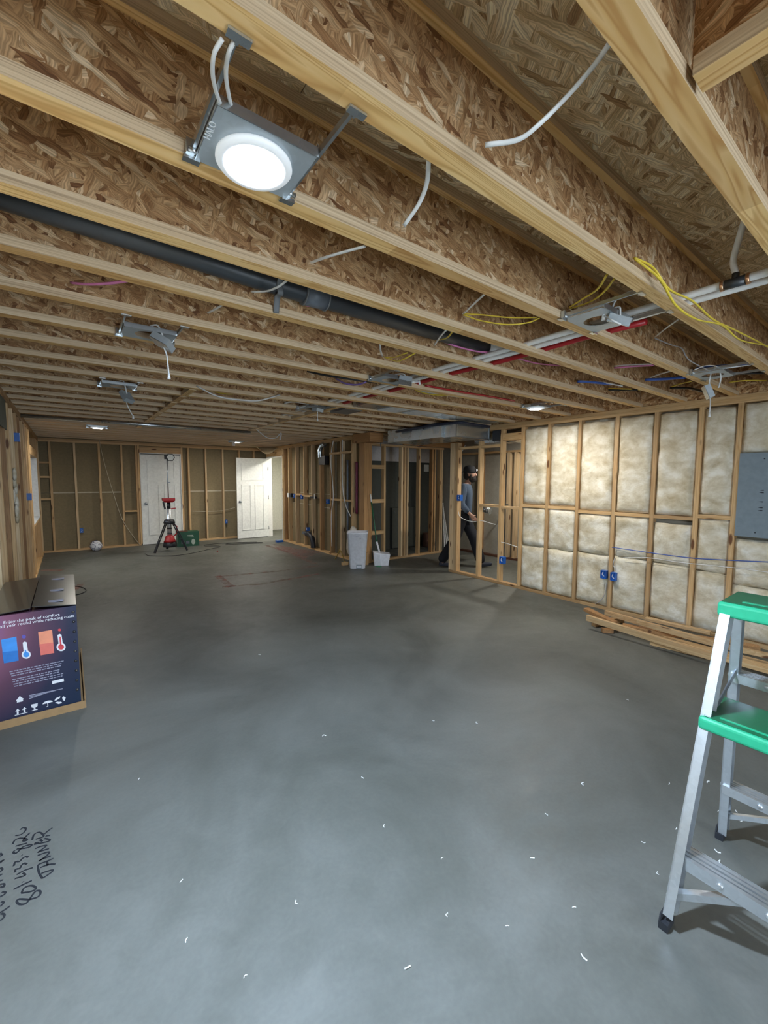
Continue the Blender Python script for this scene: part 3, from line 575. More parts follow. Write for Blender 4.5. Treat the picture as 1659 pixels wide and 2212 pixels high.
# ------------------------------------------------------------------ pipes
def single(name, mb, mt, label, cat, group=None): return tag(mb.build(name, mt), label, cat, group)
for X, m, lb in ((2.325, 'pex_white', 'thick white water pipe running through the joists, left of the pair'), (2.413, 'pex_white', 'thick white water pipe running through the joists, next to the red pipe'), (2.515, 'pex_red', 'red water pipe running beside two white pipes through the joists')):
    y0 = -1.8 if m == 'pex_white' else 1.0
    o = single('water_pipe', MB().tube([(X, y0+i*(5.6-y0)/24, 2.387+.004*math.sin(i)) for i in range(25)], .0165, 12), m, lb, 'pipe')
    if X == 2.325:
        yt = onz(1590, 612, 2.387).y
        MB().cyl((X, yt-.035, 2.387), (X, yt+.035, 2.387), .021, None, 12).build('tee_fitting', 'abs_black', o)
        for s in (-1, 1): MB().cyl((X, yt+s*.044-.006, 2.387), (X, yt+s*.044+.006, 2.387), .0225, None, 12).build('crimp_ring', 'copper', o)
        MB().cyl((X, yt, 2.387), (X, yt, 2.425), .014, None, 10).build('tee_branch', 'abs_black', o)
        MB().tube(smooth_path([(X, yt, 2.42), (X-.005, yt+.01, 2.48), (X-.03, yt-.01, 2.55), (X-.06, yt-.04, 2.64)]), .0125, 10).build('branch_pipe', 'pex_white', o)
pz = lambda x: 2.451+max(0, .4-x)*.04
dp = single('drain_pipe', MB().tube([(XL-.02, 1.95, pz(XL)), (.9, 1.95, pz(.9)), (2.35, 1.95, pz(2.35))], .045, 24), 'abs_black', 'thick black drain pipe running along the joists past a strap', 'pipe')
xc_ = onz(700, 640, 2.42).x
MB().tube([(xc_-.06, 1.95, pz(xc_)), (xc_+.06, 1.95, pz(xc_))], .053, 24).build('coupling', 'hub_grey', dp)
for s in (-1, 1): MB().tube([(xc_+s*.06-.004, 1.95, pz(xc_)), (xc_+s*.06+.004, 1.95, pz(xc_))], .056, 24).build('coupling_rim', 'strap_grey', dp)
xs_ = xc_-.20
MB().tube(smooth_path([(xs_-.03, jy(3)+.07, ZJ+.14), (xs_-.01, 1.885, 2.45), (xs_, 1.91, 2.40), (xs_+.005, 1.96, 2.398), (xs_+.015, 2.0, ZJ+.002)]), .014, 8, .25).build('hanger_strap', 'strap_grey', dp)
MB().tube([(2.35, 1.95, pz(2.35)), (2.62, 1.95, pz(2.62))], .05, 20).build('pipe_end', 'pex_white', dp)
single('conduit_run', MB().tube([(XL, 7.05, 2.315), (2.5, 7.05, 2.315)], .022, 10), 'galvanised', 'long grey metal conduit under the far joists', 'conduit')

# ------------------------------------------------------------------ cables through the ceiling: pixel + distance (Y plane)
def cable(label, pts, m='white_cable', r=.0045, name='electrical_cable', cat='cable', group=None, flat=.6):
    return single(name, MB().tube(smooth_path([ony(*p) for p in pts]), r*1.2, 8, flat), m, label, cat, group)
cable('white cable hanging in a curve from the nearest joist, loose end free', [(1318, 92, .44), (1280, 145, .5), (1225, 208, .56), (1165, 268, .61), (1118, 302, .65), (1048, 313, .70)], r=.0055)
cable('white cable dangling below the second joist with its end cut', [(926, 346, .86), (922, 395, .92), (905, 440, .98), (873, 487, 1.05)], r=.0055)
cable('white cable poking out of a dark hole left of centre', [(788, 532, 1.27), (740, 545, 1.36), (700, 557, 1.45), (672, 567, 1.575)], r=.0055)
cable('white cable crossing over the black drain pipe', [(622, 604, 1.72), (600, 620, 1.8), (575, 629, 1.9), (543, 630, 1.99)], r=.005)
cable('short white cable behind the fourth joist left of centre', [(483, 657, 2.12), (468, 666, 2.22), (449, 676, 2.38)], r=.005)
cable('bright pink tube entering a hole in the left joist', [(278, 606, 2.12), (235, 612, 2.22), (190, 614, 2.32), (155, 611, 2.43)], 'pink_tube', .007, 'plastic_tube', 'tube')
cable('tiny pink tube showing under the grey pipe coupling', [(690, 654, 1.94), (676, 660, 1.96), (662, 660, 1.985)], 'pink_tube', .007, 'plastic_tube', 'tube')
for i, p in enumerate(([(1311, 594, .86), (1290, 625, .96), (1260, 645, 1.06), (1230, 664, 1.165)], [(1328, 601, .86), (1305, 630, .96), (1275, 652, 1.06), (1231, 667, 1.165)])):
    cable(('upper' if i == 0 else 'lower')+' of two yellow cables sloping between the second and third joists', p, 'yellow_cable')
cable('white cable leading from the yellow pair to the pipe-side frame', [(1231, 668, 1.165), (1245, 676, 1.14), (1275, 678, 1.1), (1305, 674, 1.05)])
cable('pale thin cable arching down to the labelled grey box', [(1366, 628, .86), (1345, 637, .93), (1328, 652, .98), (1320, 674, 1.03)], r=.004)
cable('long yellow cable sagging across the right end of the second joist', [(1370, 557, .765), (1410, 578, .74), (1445, 625, .72), (1495, 650, .71), (1540, 690, .72), (1585, 712, .72), (1659, 750, .72), (1720, 790, .72)], 'yellow_cable', .0048)
cable('second yellow cable twisting beside the long sagging one', [(1372, 559, .765), (1425, 603, .73), (1460, 660, .715), (1505, 690, .70), (1560, 703, .71), (1600, 735, .71), (1659, 748, .72), (1720, 772, .72)], 'yellow_cable', .0048)
cable('short straight white cable left of the yellow loop', [(1046, 636, 1.27), (1025, 655, 1.4), (1001, 678, 1.575)], r=.005)
cable('yellow cable, flatter strand of the hanging loop under the pipes', [(1001, 678, 1.575), (1040, 680, 1.5), (1100, 686, 1.4), (1160, 686, 1.3)], 'yellow_cable')
cable('yellow cable, sagging strand of the hanging loop under the pipes', [(1001, 680, 1.575), (1040, 693, 1.5), (1095, 701, 1.4), (1140, 697, 1.33), (1166, 687, 1.27)], 'yellow_cable')
cable('short white cable beside the end of the black pipe', [(966, 711, 1.66), (952, 726, 1.8), (938, 746, 1.99)], r=.005)
cable('short yellow cable beside the end of the black pipe', [(980, 713, 1.66), (965, 730, 1.8), (941, 736, 1.99)], 'yellow_cable')
cable('pink tube running along the bay toward the pipes', [(948, 734, 1.99), (985, 748, 1.95), (1030, 759, 1.93), (1065, 762, 1.92), (1110, 772, 1.95), (1160, 785, 1.97), (1210, 790, 1.985)], 'pink_tube', .007, 'plastic_tube', 'tube')
cable('short white cable curling down near the middle of the ceiling', [(821, 744, 2.08), (822, 757, 2.2), (826, 769, 2.39)], r=.005)
cable('yellow cable, upper of the small pair mid ceiling', [(830, 771, 2.39), (850, 772, 2.3), (880, 762, 2.1)], 'yellow_cable')
cable('yellow cable, lower of the small pair mid ceiling', [(832, 772, 2.39), (855, 780, 2.3), (870, 777, 2.2), (898, 762, 2.09)], 'yellow_cable')
cable('white cable bent beside the second joist at right', [(1467, 689, .88), (1440, 708, 1.0), (1415, 728, 1.165)], r=.0045)
cable('thin grey cable winding to the frame by the insulated wall', [(1415, 731, 1.16), (1450, 745, 1.14), (1472, 752, 1.13), (1482, 770, 1.12), (1495, 782, 1.1), (1540, 805, 1.06)], 'grey_cable', .004)
cable('white cable arching over the frame by the insulated wall', [(1502, 798, .95), (1525, 790, .98), (1550, 793, 1.02), (1557, 815, 1.04), (1552, 838, 1.05)], r=.004)
for lb, p, m, r in (
 ('black cable above the white one in the third bay at right', [(1117, 785, 2.4), (1160, 790, 2.25), (1210, 800, 2.12), (1272, 808, 2.07)], 'black_cable', .005),
 ('white cable under the black one in the third bay at right', [(1120, 789, 2.4), (1150, 790, 2.3), (1190, 800, 2.2), (1230, 803, 2.1)], 'white_cable', .005),
 ('straight white cable low in the third bay at right', [(1168, 803, 2.39), (1200, 803, 2.25), (1232, 805, 2.12)], 'white_cable', .0045),
 ('blue cable bundled in the fourth bay at right', [(1055, 820, 2.80), (1090, 823, 2.7), (1150, 828, 2.6), (1200, 834, 2.5)], 'blue_cable', .009),
 ('dark cable sagging under the blue one in the fourth bay', [(1056, 821, 2.80), (1100, 831, 2.7), (1150, 836, 2.6), (1190, 834, 2.5)], 'black_cable', .006),
 ('white cable slanting above the blue one in the fourth bay', [(1054, 820, 2.80), (1068, 815, 2.66), (1082, 808, 2.5)], 'white_cable', .005),
 ('white cable laid beside the fourth joist near the pipes', [(1007, 806, 2.8), (1030, 803, 2.65), (1052, 800, 2.5)], 'white_cable', .005),
 ('blue cable in the bay above the lit wall light', [(1247, 824, 1.99), (1280, 826, 1.9), (1320, 830, 1.8)], 'blue_cable', .009),
 ('white cable over the blue one above the lit wall light', [(1250, 822, 1.99), (1300, 826, 1.85), (1345, 834, 1.7)], 'white_cable', .005),
 ('black cable with a yellow neighbour near the right plate', [(1315, 842, 1.97), (1345, 843, 1.85), (1375, 842, 1.7)], 'black_cable', .008),
 ('yellow cable lying against the black one near the right plate', [(1315, 839, 1.97), (1350, 840, 1.8), (1385, 842, 1.68)], 'yellow_cable', .005),
 ('pink cable in the second bay at right', [(1327, 795, 1.57), (1360, 792, 1.45), (1412, 789, 1.28)], 'pink_tube', .005),
 ('white cable over the pink one in the second bay', [(1327, 791, 1.57), (1360, 788, 1.45), (1408, 786, 1.28)], 'white_cable', .0045),
 ('blue cable bundle in the second bay at right', [(1394, 820, 1.57), (1430, 819, 1.45), (1480, 815, 1.28)], 'blue_cable', .010),
 ('white cable slanting over the blue bundle in the second bay', [(1404, 816, 1.57), (1425, 808, 1.45), (1446, 802, 1.28)], 'white_cable', .005),
 ('olive cable slanting toward the hanging dark box', [(1449, 836, 1.57), (1470, 829, 1.45), (1492, 824, 1.28)], 'yellow_cable', .0045),
 ('black cable feeding the hanging dark box', [(1449, 838, 1.57), (1490, 839, 1.4), (1520, 846, 1.22), (1540, 848, 1.17)], 'black_cable', .009),
 ('navy cable behind the frame by the insulated wall', [(1505, 795, 1.16), (1560, 790, 1.0), (1615, 785, .86)], 'blue_cable', .007),
 ('white cable behind the frame by the insulated wall', [(1510, 800, 1.16), (1560, 796, 1.0), (1622, 788, .86)], 'white_cable', .004),
 ('black cable low at the right edge under the second joist', [(1570, 808, 1.16), (1610, 806, 1.0), (1650, 805, .9)], 'black_cable', .010),
 ('olive cable at the right edge above the insulated wall', [(1575, 826, 1.16), (1610, 822, 1.05), (1655, 822, .95)], 'yellow_cable', .0045),
 ('yellow cable under the fourth bay beside the wall light', [(1178, 846, 3.2), (1200, 842, 3.1), (1235, 842, 2.9)], 'yellow_cable', .006),
 ('black cable curling under the fourth bay beside the wall light', [(1178, 847, 3.2), (1200, 850, 3.1), (1225, 843, 2.9)], 'black_cable', .007),
 ('red cable running left from the wall light', [(920, 833, 2.80), (990, 846, 2.80), (1060, 857, 2.80), (1110, 866, 2.80)], 'pex_red', .008),
 ('yellow cable low in the bay beside the red cable', [(897, 843, 3.2), (930, 852, 3.15), (975, 854, 3.1)], 'yellow_cable', .005),
 ('white cable twined with the yellow one beside the red cable', [(905, 845, 3.2), (945, 851, 3.15), (1000, 859, 3.1)], 'white_cable', .005),
 ('black cable drooping across the middle bay', [(664, 802, 3.2), (700, 810, 3.1), (750, 818, 3.0), (815, 827, 2.9)], 'black_cable', .007),
 ('purple cable drooping under the black one mid ceiling', [(726, 818, 3.2), (745, 828, 3.1), (770, 831, 3.0), (790, 826, 2.9)], 'purple_cable', .006),
 ('dark blue cable short stub mid ceiling', [(714, 837, 3.6), (730, 839, 3.5), (745, 840, 3.35)], 'blue_cable', .008),
 ('thin pale cable in the bay left of the blue stub', [(595, 817, 3.6), (615, 823, 3.5), (638, 824, 3.35)], 'white_cable', .005),
 ('thin pale cable in the bay right of the left pale one', [(668, 829, 3.6), (685, 832, 3.5), (700, 833, 3.4)], 'white_cable', .005),
 ('long thin white cable sagging below the far joists', [(425, 834, 4.06), (470, 856, 4.0), (520, 864, 3.98), (560, 865, 3.98), (604, 853, 4.06)], 'white_cable', .006),
 ('faint yellow cable above the long sagging white cable', [(462, 846, 4.4), (490, 851, 4.3), (512, 850, 4.2)], 'yellow_cable', .006),
 ('white cable arching into the small mid ceiling frame', [(615, 871, 4.45), (635, 868, 4.35), (660, 872, 4.25)], 'white_cable', .006),
 ('thin looping pale cable below the farthest joists', [(550, 924, 6.9), (575, 944, 6.85), (595, 946, 6.8), (607, 935, 6.8), (605, 950, 6.75)], 'white_cable', .007),
): cable(lb, p, m, r*1.6)

# ------------------------------------------------------------------ sheet metal ducts
td = thing('trunk_duct', 'large sheet metal duct hanging under the joists before the passage', 'duct', (4.62, 4.8, 2.14))
MB().box(4.27, 4.98, 4.30, 5.55, 2.14, 2.334).build('duct_body', 'galvanised', td)
MB().box(4.31, 5.02, 4.06, 4.296, 2.135, 2.336).build('plenum', 'galvanised', td)
for a in ((4.305, 5.025, 4.052, 4.06, 2.13, 2.145), (4.305, 5.025, 4.052, 4.06, 2.325, 2.337), (4.305, 4.318, 4.052, 4.06, 2.145, 2.325), (5.012, 5.025, 4.052, 4.06, 2.145, 2.325)): MB().box(*a).build('drive_cleat', 'dark_steel', td)
MB().box(4.29, 4.97, 5.552, 5.556, 2.15, 2.33).build('end_cap', 'kraft_tan', td)
single('flexible_line', MB().tube(smooth_path([(4.21, 5.25, 2.29), (4.2, 4.8, 2.30), (4.235, 4.4, 2.318), (4.33, 4.02, 2.318), (4.6, 4.015, 2.315), (4.95, 4.01, 2.31)]), .021, 10), 'flex_dark', 'dark insulated line draped along the big metal duct', 'insulated line')
bd = thing('joist_bay_duct', 'metal lined duct between two joists above the big duct', 'duct', (3.6, 3.88, 2.34))
MB().box(2.62, 4.98, jy(8)+.064, jy(9)-.004, 2.352, 2.60).build('duct_body', 'galvanised', bd)
for x0, x1 in ((2.95, 3.22), (3.32, 3.60), (3.85, 4.2)): MB().box(x0, x1, jy(8)+.08, jy(9)-.03, 2.344, 2.351).build('seam_plate', 'label_white' if x1 < 3.7 else 'galvanised', bd)
MB().box(2.56, 2.8, jy(9)+.066, jy(10)-.006, 2.332, 2.56).build('duct_boot', 'dark_steel', bd)
cd = thing('corridor_duct', 'sheet metal duct above the open studs of the passage', 'duct', (5.6, 4.0, 2.1))
MB().box(5.32, 5.72, 3.3, 4.6, 2.12, 2.334).build('duct_body', 'galvanised', cd)
MB().box(5.31, 5.73, 4.0, 4.02, 2.112, 2.336).build('drive_cleat', 'dark_steel', cd)
single('duct_boot', MB().prism([(5.05, 4.02, 2.11), (5.2, 4.02, 2.11), (5.22, 4.02, 2.26), (5.05, 4.02, 2.26)], (0, -.14, 0)), 'tool_black', 'small black box hanging right of the big metal duct', 'box')
single('duct_rod', MB().cyl((4.47, 6.02, 2.12), (4.47, 6.02, 2.339), .008, None, 8), 'dark_steel', 'thin dark rod hanging beside the brown post', 'rod')
# insulation flap by the far door
fp = MB(); v = []; f = []
for i in range(13):
    for j in range(5):
        u, w_ = i/12, j/4; v.append((3.66+.62*u, 10.0+.25*w_, ZJ-.004-(.20*math.sin(math.pi*u)**1.3)*(1-w_)-.01*math.sin(7*u)))
for i in range(12):
    for j in range(4): a = i*5+j; f.append((a, a+1, a+6, a+5))
fp.add(v, f, True); fo = tag(fp.build('insulation_flap', 'kraft_tan'), 'tan sheet sagging from the ceiling above the open white door', 'insulation'); mo = fo.modifiers.new('s', 'SOLIDIFY'); mo.thickness = .004

# ------------------------------------------------------------------ wall services
def elec_box(label, c, ax, parent=None, w=.06, h=.095, d=.065, m='blue_box'):
    t = thing('electrical_box', label, 'electrical box', c)
    s = .004
    hw, hh = w/2, h/2
    # open face looks toward -ax
    def bx(a0, a1, b0, b1, c0, c1):   # a: across, b: depth, c: height
        return (b0, b1, a0, a1, c0, c1) if ax == 'X' else (a0, a1, b0, b1, c0, c1)
    mb = MB()
    for q in (bx(-hw, hw, .014, d, -hh, hh), bx(-hw, -hw+s, 0, .0139, -hh, hh), bx(hw-s, hw, 0, .0139, -hh, hh), bx(-hw+s, hw-s, 0, .0139, -hh, -hh+s), bx(-hw+s, hw-s, 0, .0139, hh-s, hh)): mb.box(*q)
    b = mb.build('box_shell', m, t, True)
    MB().box(*bx(-.006, .006, 0, .006, hh-s-.014, hh-s)).box(*bx(-.006, .006, 0, .006, -hh+s, -hh+s+.014)).build('screw_lug', m, t, True)
    MB().tube(smooth_path([Vector((.010, 0, hh*.9)) if ax == 'X' else Vector((0, .010, hh*.9)), Vector((.006, .01, 0)) if ax == 'X' else Vector((.01, .006, 0)), Vector((.012, -.01, -.02)) if ax == 'X' else Vector((-.01, .012, -.02))]), .004, 6).build('wire_end', 'white_cable', t, True)
    return t
elec_box('blue box left of the stud low on the insulated wall', (XR-.05, 2.312, .43), 'X')
elec_box('blue box right of the stud low on the insulated wall', (XR-.05, 2.20, .425), 'X')
elec_box('blue box on the corner stud beside the walking person', (XR-.012, 4.655, 1.245), 'X', w=.07)
elec_box('blue box low between the open studs of the passage wall', (XR-.012, 3.79, .36), 'X', w=.07, h=.1)
elec_box('blue box low on the far wall near the ball', (.20, YB+.002, .42), 'Y')
elec_box('blue box on the far wall between the two white doors', (3.20, YB+.002, .44), 'Y')
elec_box('blue box beside the white switch on the partition', (XP-.01, 9.07, 1.14), 'X')
elec_box('blue box on the partition beside the short shelf block', (XP-.01, 8.68, 1.13), 'X')
elec_box('blue box mid partition left of the looping cable', (XP-.01, 7.50, 1.08), 'X')
elec_box('small blue box low on the partition above the black vent', (XP-.01, 8.42, .42), 'X', w=.05, h=.08)
elec_box('blue box high on the left stud wall', (XL-.03, 6.2, 1.98), 'X')
elec_box('blue box low on the left stud wall before the window', (XL-.03, 7.55, 1.27), 'X')
sw = thing('switch_bracket', 'white and black switch bracket on the partition near the doorway', 'switch', (XP-.03, 9.3, 1.15))
MB().box(-.01, .0, -.02, .06, -.05, .05).build('bracket_plate', 'trim_white', sw, True); MB().box(-.012, .05, -.16, -.03, -.045, .045).build('switch_body', 'tool_black', sw, True)
ob = thing('outlet_cluster', 'black outlet ring with white edge on the partition shelf block', 'outlet', (XP-.02, 8.1, 1.16))
MB().box(-.01, .06, -.10, .10, -.04, -.0).build('outlet_body', 'tool_black', ob, True); MB().box(-.014, -.01, -.12, -.09, -.05, .06).build('edge_plate', 'trim_white', ob, True)
dv = thing('dryer_vent_box', 'black vent box with a silver elbow high on the partition', 'vent', (XP-.02, 7.72, 1.92))
MB().box(0, .1, -.16, .10, -.09, .09).build('vent_box', 'tool_black', dv, True); MB().tube(smooth_path([(.02, .06, .05), (.01, .06, .2), (.02, .0, .3), (.04, -.09, .33)]), .05, 14).build('vent_elbow', 'galvanised', dv, True)
fv = thing('floor_vent_elbow', 'black plastic duct elbow at the foot of the partition', 'vent', (XP-.02, 8.15, 0))
MB().tube(smooth_path([(.02, .30, .32), (.02, .14, .31), (.02, .02, .24), (.02, -.02, .12), (.02, -.03, .041)]), .055, 14).build('elbow_pipe', 'tool_black', fv, True); MB().box(-.03, .09, .22, .42, .30, .36).build('elbow_mouth', 'hub_grey', fv, True)
pn = thing('breaker_panel', 'grey electrical panel cover mounted between insulated studs', 'electrical panel', (XR-.004, .955, 1.02))
MB().box(-.012, .0, -.178, .178, 0, .775).build('panel_cover', 'panel_grey', pn, True); MB().box(.001, .08, -.165, .165, .01, .765).build('panel_tub', 'panel_grey', pn, True)
for z in (.435, .413, .330, .277, .250):
    MB().prism([(-.0135, -.010, z+.005), (-.0135, -.010, z-.005), (-.0135, .003, z-.005), (-.0135, .024, z), (-.0135, .003, z+.005)], (.0012, 0, 0)).build('breaker_arrow', 'panel_mark', pn, True)
for yy_, z in ((.002, .72), (.03, .045)): MB().cyl((-.015, yy_, z), (-.012, yy_, z), .006, None, 10).build('cover_screw', 'panel_mark', pn, True)
def wcable(label, pts, m='white_cable', r=.004): return single('wall_cable', MB().tube(smooth_path(pts), r, 8), m, label, 'cable')
wcable('dark blue cable strung across the lower insulation', [onx(x, y_, XR-.03) for x, y_ in ((1322, 1182), (1370, 1189), (1440, 1199), (1500, 1206), (1570, 1210), (1659, 1214), (1720, 1216))], 'blue_cable', .0045)
wcable('thin white cable strung below the dark blue one', [onx(x, y_, XR-.03) for x, y_ in ((1345, 1205), (1400, 1205), (1470, 1215), (1540, 1222), (1600, 1228), (1659, 1236), (1720, 1242))], 'white_cable', .0035)
wcable('thin white cable drooping into the right blue box', [onx(x, y_, XR-.02) for x, y_ in ((1328, 1205), (1324, 1220), (1330, 1228))], 'white_cable', .0035)
wcable('grey cable curving down below the twin blue boxes', [onx(x, y_, XR-.02) for x, y_ in ((1310, 1260), (1306, 1285), (1294, 1300), (1285, 1304))], 'grey_cable', .004)
wcable('white cable drooping from the blue box past the walking person', [onx(x, y_, XR+.03) for x, y_ in ((990, 1105), (994, 1116), (1008, 1124), (1024, 1127), (1040, 1125), (1055, 1129), (1070, 1133))], 'white_cable', .005)
wcable('white cable rising to the low passage box', [onx(x, y_, XR+.03) for x, y_ in ((1078, 1132), (1080, 1150), (1077, 1168), (1081, 1188))], 'white_cable', .0045)
wcable('white cable leading right from the low passage box', [onx(x, y_, XR+.03) for x, y_ in ((1078, 1170), (1095, 1174), (1118, 1182))], 'white_cable', .0055)
wcable('white cable looping at the top of the corner stud', [onx(x, y_, XR+.12) for x, y_ in ((996, 978), (1002, 968), (1005, 962))], 'white_cable', .006)
wcable('pale cable running down the partition with black ties', [onx(x, y_, XP-.015) for x, y_ in ((720, 952), (716, 975), (715, 1005), (718, 1035), (720, 1068), (719, 1085), (716, 1110), (716, 1150), (717, 1180))], 'trim_white', .009)
wcable('pale cable bowing down the partition toward the white bin', [onx(x, y_, XP-.015) for x, y_ in ((740, 950), (739, 975), (739, 1020), (741, 1060), (747, 1092), (757, 1115))], 'trim_white', .009)
wcable('thin cable running diagonally down the far wall', [ony(x, y_, YB-.03) for x, y_ in ((214, 942), (217, 965), (228, 1010), (243, 1060), (262, 1117), (280, 1148), (302, 1177))], 'seam_white', .006)
wcable('white cable sagging between far studs right of the closed door', [ony(x, y_, YB+.01) for x, y_ in ((413, 1104), (440, 1105), (470, 1104), (490, 1101), (508, 1096))], 'seam_white', .006)
wcable('dark maroon pipe standing inside the partition by the post', [(XP+.04, 6.47, .9), (XP+.04, 6.47, 1.6), (XP+.04, 6.47, 1.85)], 'maroon_pipe', .025)
wcable('grey pipe standing inside the partition left of the post', [(XP+.05, 6.80, .3), (XP+.05, 6.80, 1.2), (XP+.05, 6.80, 1.9)], 'hub_grey', .022)
note = single('paper_note', MB().box(6.60, 6.75, 7.196, 7.199, 1.72, 1.88), 'note_paper', 'white printed paper stuck on the dark grey wall', 'paper')
tk = thing('round_vent_cap', 'silver round duct stub between the open passage studs', 'duct stub', (6.2, 4.62, 1.0))
q0 = onx(1042, 1099, 6.0); q1 = onx(1050, 1103, 5.98)+Vector((.02, -.06, 0)); MB().cyl(q0, q1, .055, None, 18).build('stub_pipe', 'galvanised', tk); MB().cyl(q1, q1+(q1-q0).normalized()*.02, .062, None, 18).build('stub_rim', 'galvanised', tk); MB().box(q0.x-.02, XC-.09, q0.y, q0.y+.02, q0.z+.05, q0.z+.06).build('stub_bracket', 'dark_steel', tk)

# ------------------------------------------------------------------ step ladder (front right)
ld = thing('step_ladder', 'aluminium step ladder with green top cap and green step at right', 'ladder', (1.9, .22, 0))
def ly(z, s): c = .222; return c + s*(.253 - .035*z)     # the side rails lean together toward the top
def rail(x0, x1, z0, z1, s, nm, dep=.028, wid=.058):
    a = Vector((x0, ly(z0, s), z0)); b = Vector((x1, ly(z1, s), z1)); d = (b-a).normalized()
    # channel section: web plate facing outward plus two flanges
    side = Vector((0, s, 0)); fw = d.cross(side).normalized(); mb = MB()
    mb.beam(a+side*0, b, wid, .003, side)
    for q in (-1, 1): mb.beam(a-side*dep/2+fw*q*(wid/2-.0015), b-side*dep/2+fw*q*(wid/2-.0015), .003, dep, side)
    return mb.build(nm, 'aluminium', ld)
fx = lambda z: 1.585+.262*z; rx = lambda z: 2.20-.17*z
for s in (1, -1):
    r1 = rail(fx(.045), fx(1.06), .045, 1.06, s, 'front_rail'); r2 = rail(rx(.03), rx(1.06), .03, 1.06, s, 'rear_rail', wid=.045)
    for r_, x, zz in ((r1, fx(.02), .0), (r2, rx(.02), .0)):
        MB().box(x-.03, x+.03, ly(0, s)-.020, ly(0, s)+.008, 0, .028).prism([(x-.03, ly(0, s)+.003, .028), (x+.03, ly(0, s)+.003, .028), (x+.03, ly(0, s)+.003, .05), (x-.022, ly(0, s)+.003, .05)], (0, .005, 0)).build('rubber_foot', 'rubber', ld)
    for z in (.095, .24, .64, .76):
        y_ = ly(z, s)+s*.002; MB().lathe([(.011, 0), (.010, s*.004), (.005, s*.006)], (fx(z)+.002, y_, z), 12, 'Y').build('rivet', 'aluminium', r1)
    for z in (.26, .77): MB().lathe([(.009, 0), (.008, s*.004), (.004, s*.006)], (rx(z), ly(z, s)+s*.002, z), 12, 'Y').build('rivet', 'aluminium', r2)
    MB().beam((fx(.72)+.06, ly(.70, s)-s*.02, .722), (rx(.77)-.01, ly(.77, s)-s*.02, .80), .004, .022).build('spreader_bar', 'dark_steel', ld)
    MB().beam((fx(.10)+.01, ly(.10, s)-s*.012, .105), (fx(.24)+.01, ly(.24, s)-s*.20, .222), .026, .022).build('step_brace', 'aluminium', ld)
    MB().beam((rx(.10), ly(.10, s)-s*.012, .11), (rx(.26), ly(.26, s)-s*.2, .225), .02, .018).build('step_brace', 'aluminium', ld)
def tread(x, z, dep, nm, parts=3, h=.045):
    w_ = ly(z, 1)-.006; lo = ly(z, -1)+.006; mb = MB().box(x, x+.003, lo, w_, z-h, z)
    for k in range(parts): mb.box(x+.003+k*dep/parts, x+(k+1)*dep/parts-.004, lo, w_, z-.006, z-.001 if k % 2 else z)
    mb.box(x+dep-.003, x+dep, lo, w_, z-h*.7, z)
    t_ = mb.build(nm, 'aluminium', ld)
    for k in range(3):
        yy_ = lo+(w_-lo)*(.25+.25*k); MB().lathe([(.010, 0), (.009, -.004), (.004, -.006)], (x, yy_, z-h*.5), 12, 'X').build('rivet', 'aluminium', t_)
tread(fx(.25)-.022, .25, .075, 'lower_step', 4, .042); tread(rx(.79)-.03, .79, .07, 'rear_bar', 5, .034); tread(rx(.275)-.03, .275, .07, 'rear_bar', 5, .036)
def tray(nm, x0, x1, z0, z1, ya, yb, m, bev=.012):
    o = MB().box(x0, x1, ya, yb, z0, z1).build(nm, m, ld); b = o.modifiers.new('b', 'BEVEL'); b.width = bev; b.segments = 3; b.limit_method = 'NONE'; return o
st = tray('green_step', fx(.70)-.045, fx(.70)+.195, .672, .718, ly(.72, -1)-.006, ly(.72, 1)+.004, 'ladder_green')
MB().box(fx(.70)-.032, fx(.70)+.185, ly(.70, -1)+.008, ly(.70, 1)-.010, .7182, .7205).build('shaded_tread_pad', 'ladder_green_shaded', st)  # pad darkened across the step top, its shade put into the colour
MB().box(fx(.70)-.012, fx(.70)-.004, ly(.70, -1)+.05, ly(.70, 1)-.05, .7206, .7235).build('tread_rib', 'ladder_green', st)
cp = tray('top_cap', fx(1.06)-.028, rx(1.06)+.045, 1.055, 1.108, ly(1.08, -1)-.02, ly(1.08, 1)+.012, 'ladder_green')
MB().box(fx(1.06)-.018, rx(1.06)+.036, ly(1.08, -1)-.01, ly(1.08, 1)+.002, 1.1082, 1.1105).build('shaded_cap_pad', 'ladder_green_shaded', cp)  # darker green stands in for shade on top of the cap
MB().box(fx(1.06)+.01, fx(1.06)+.025, ly(1.08, 1)-.14, ly(1.08, 1)-.05, 1.1106, 1.113).build('cap_slot', 'ladder_green', cp)

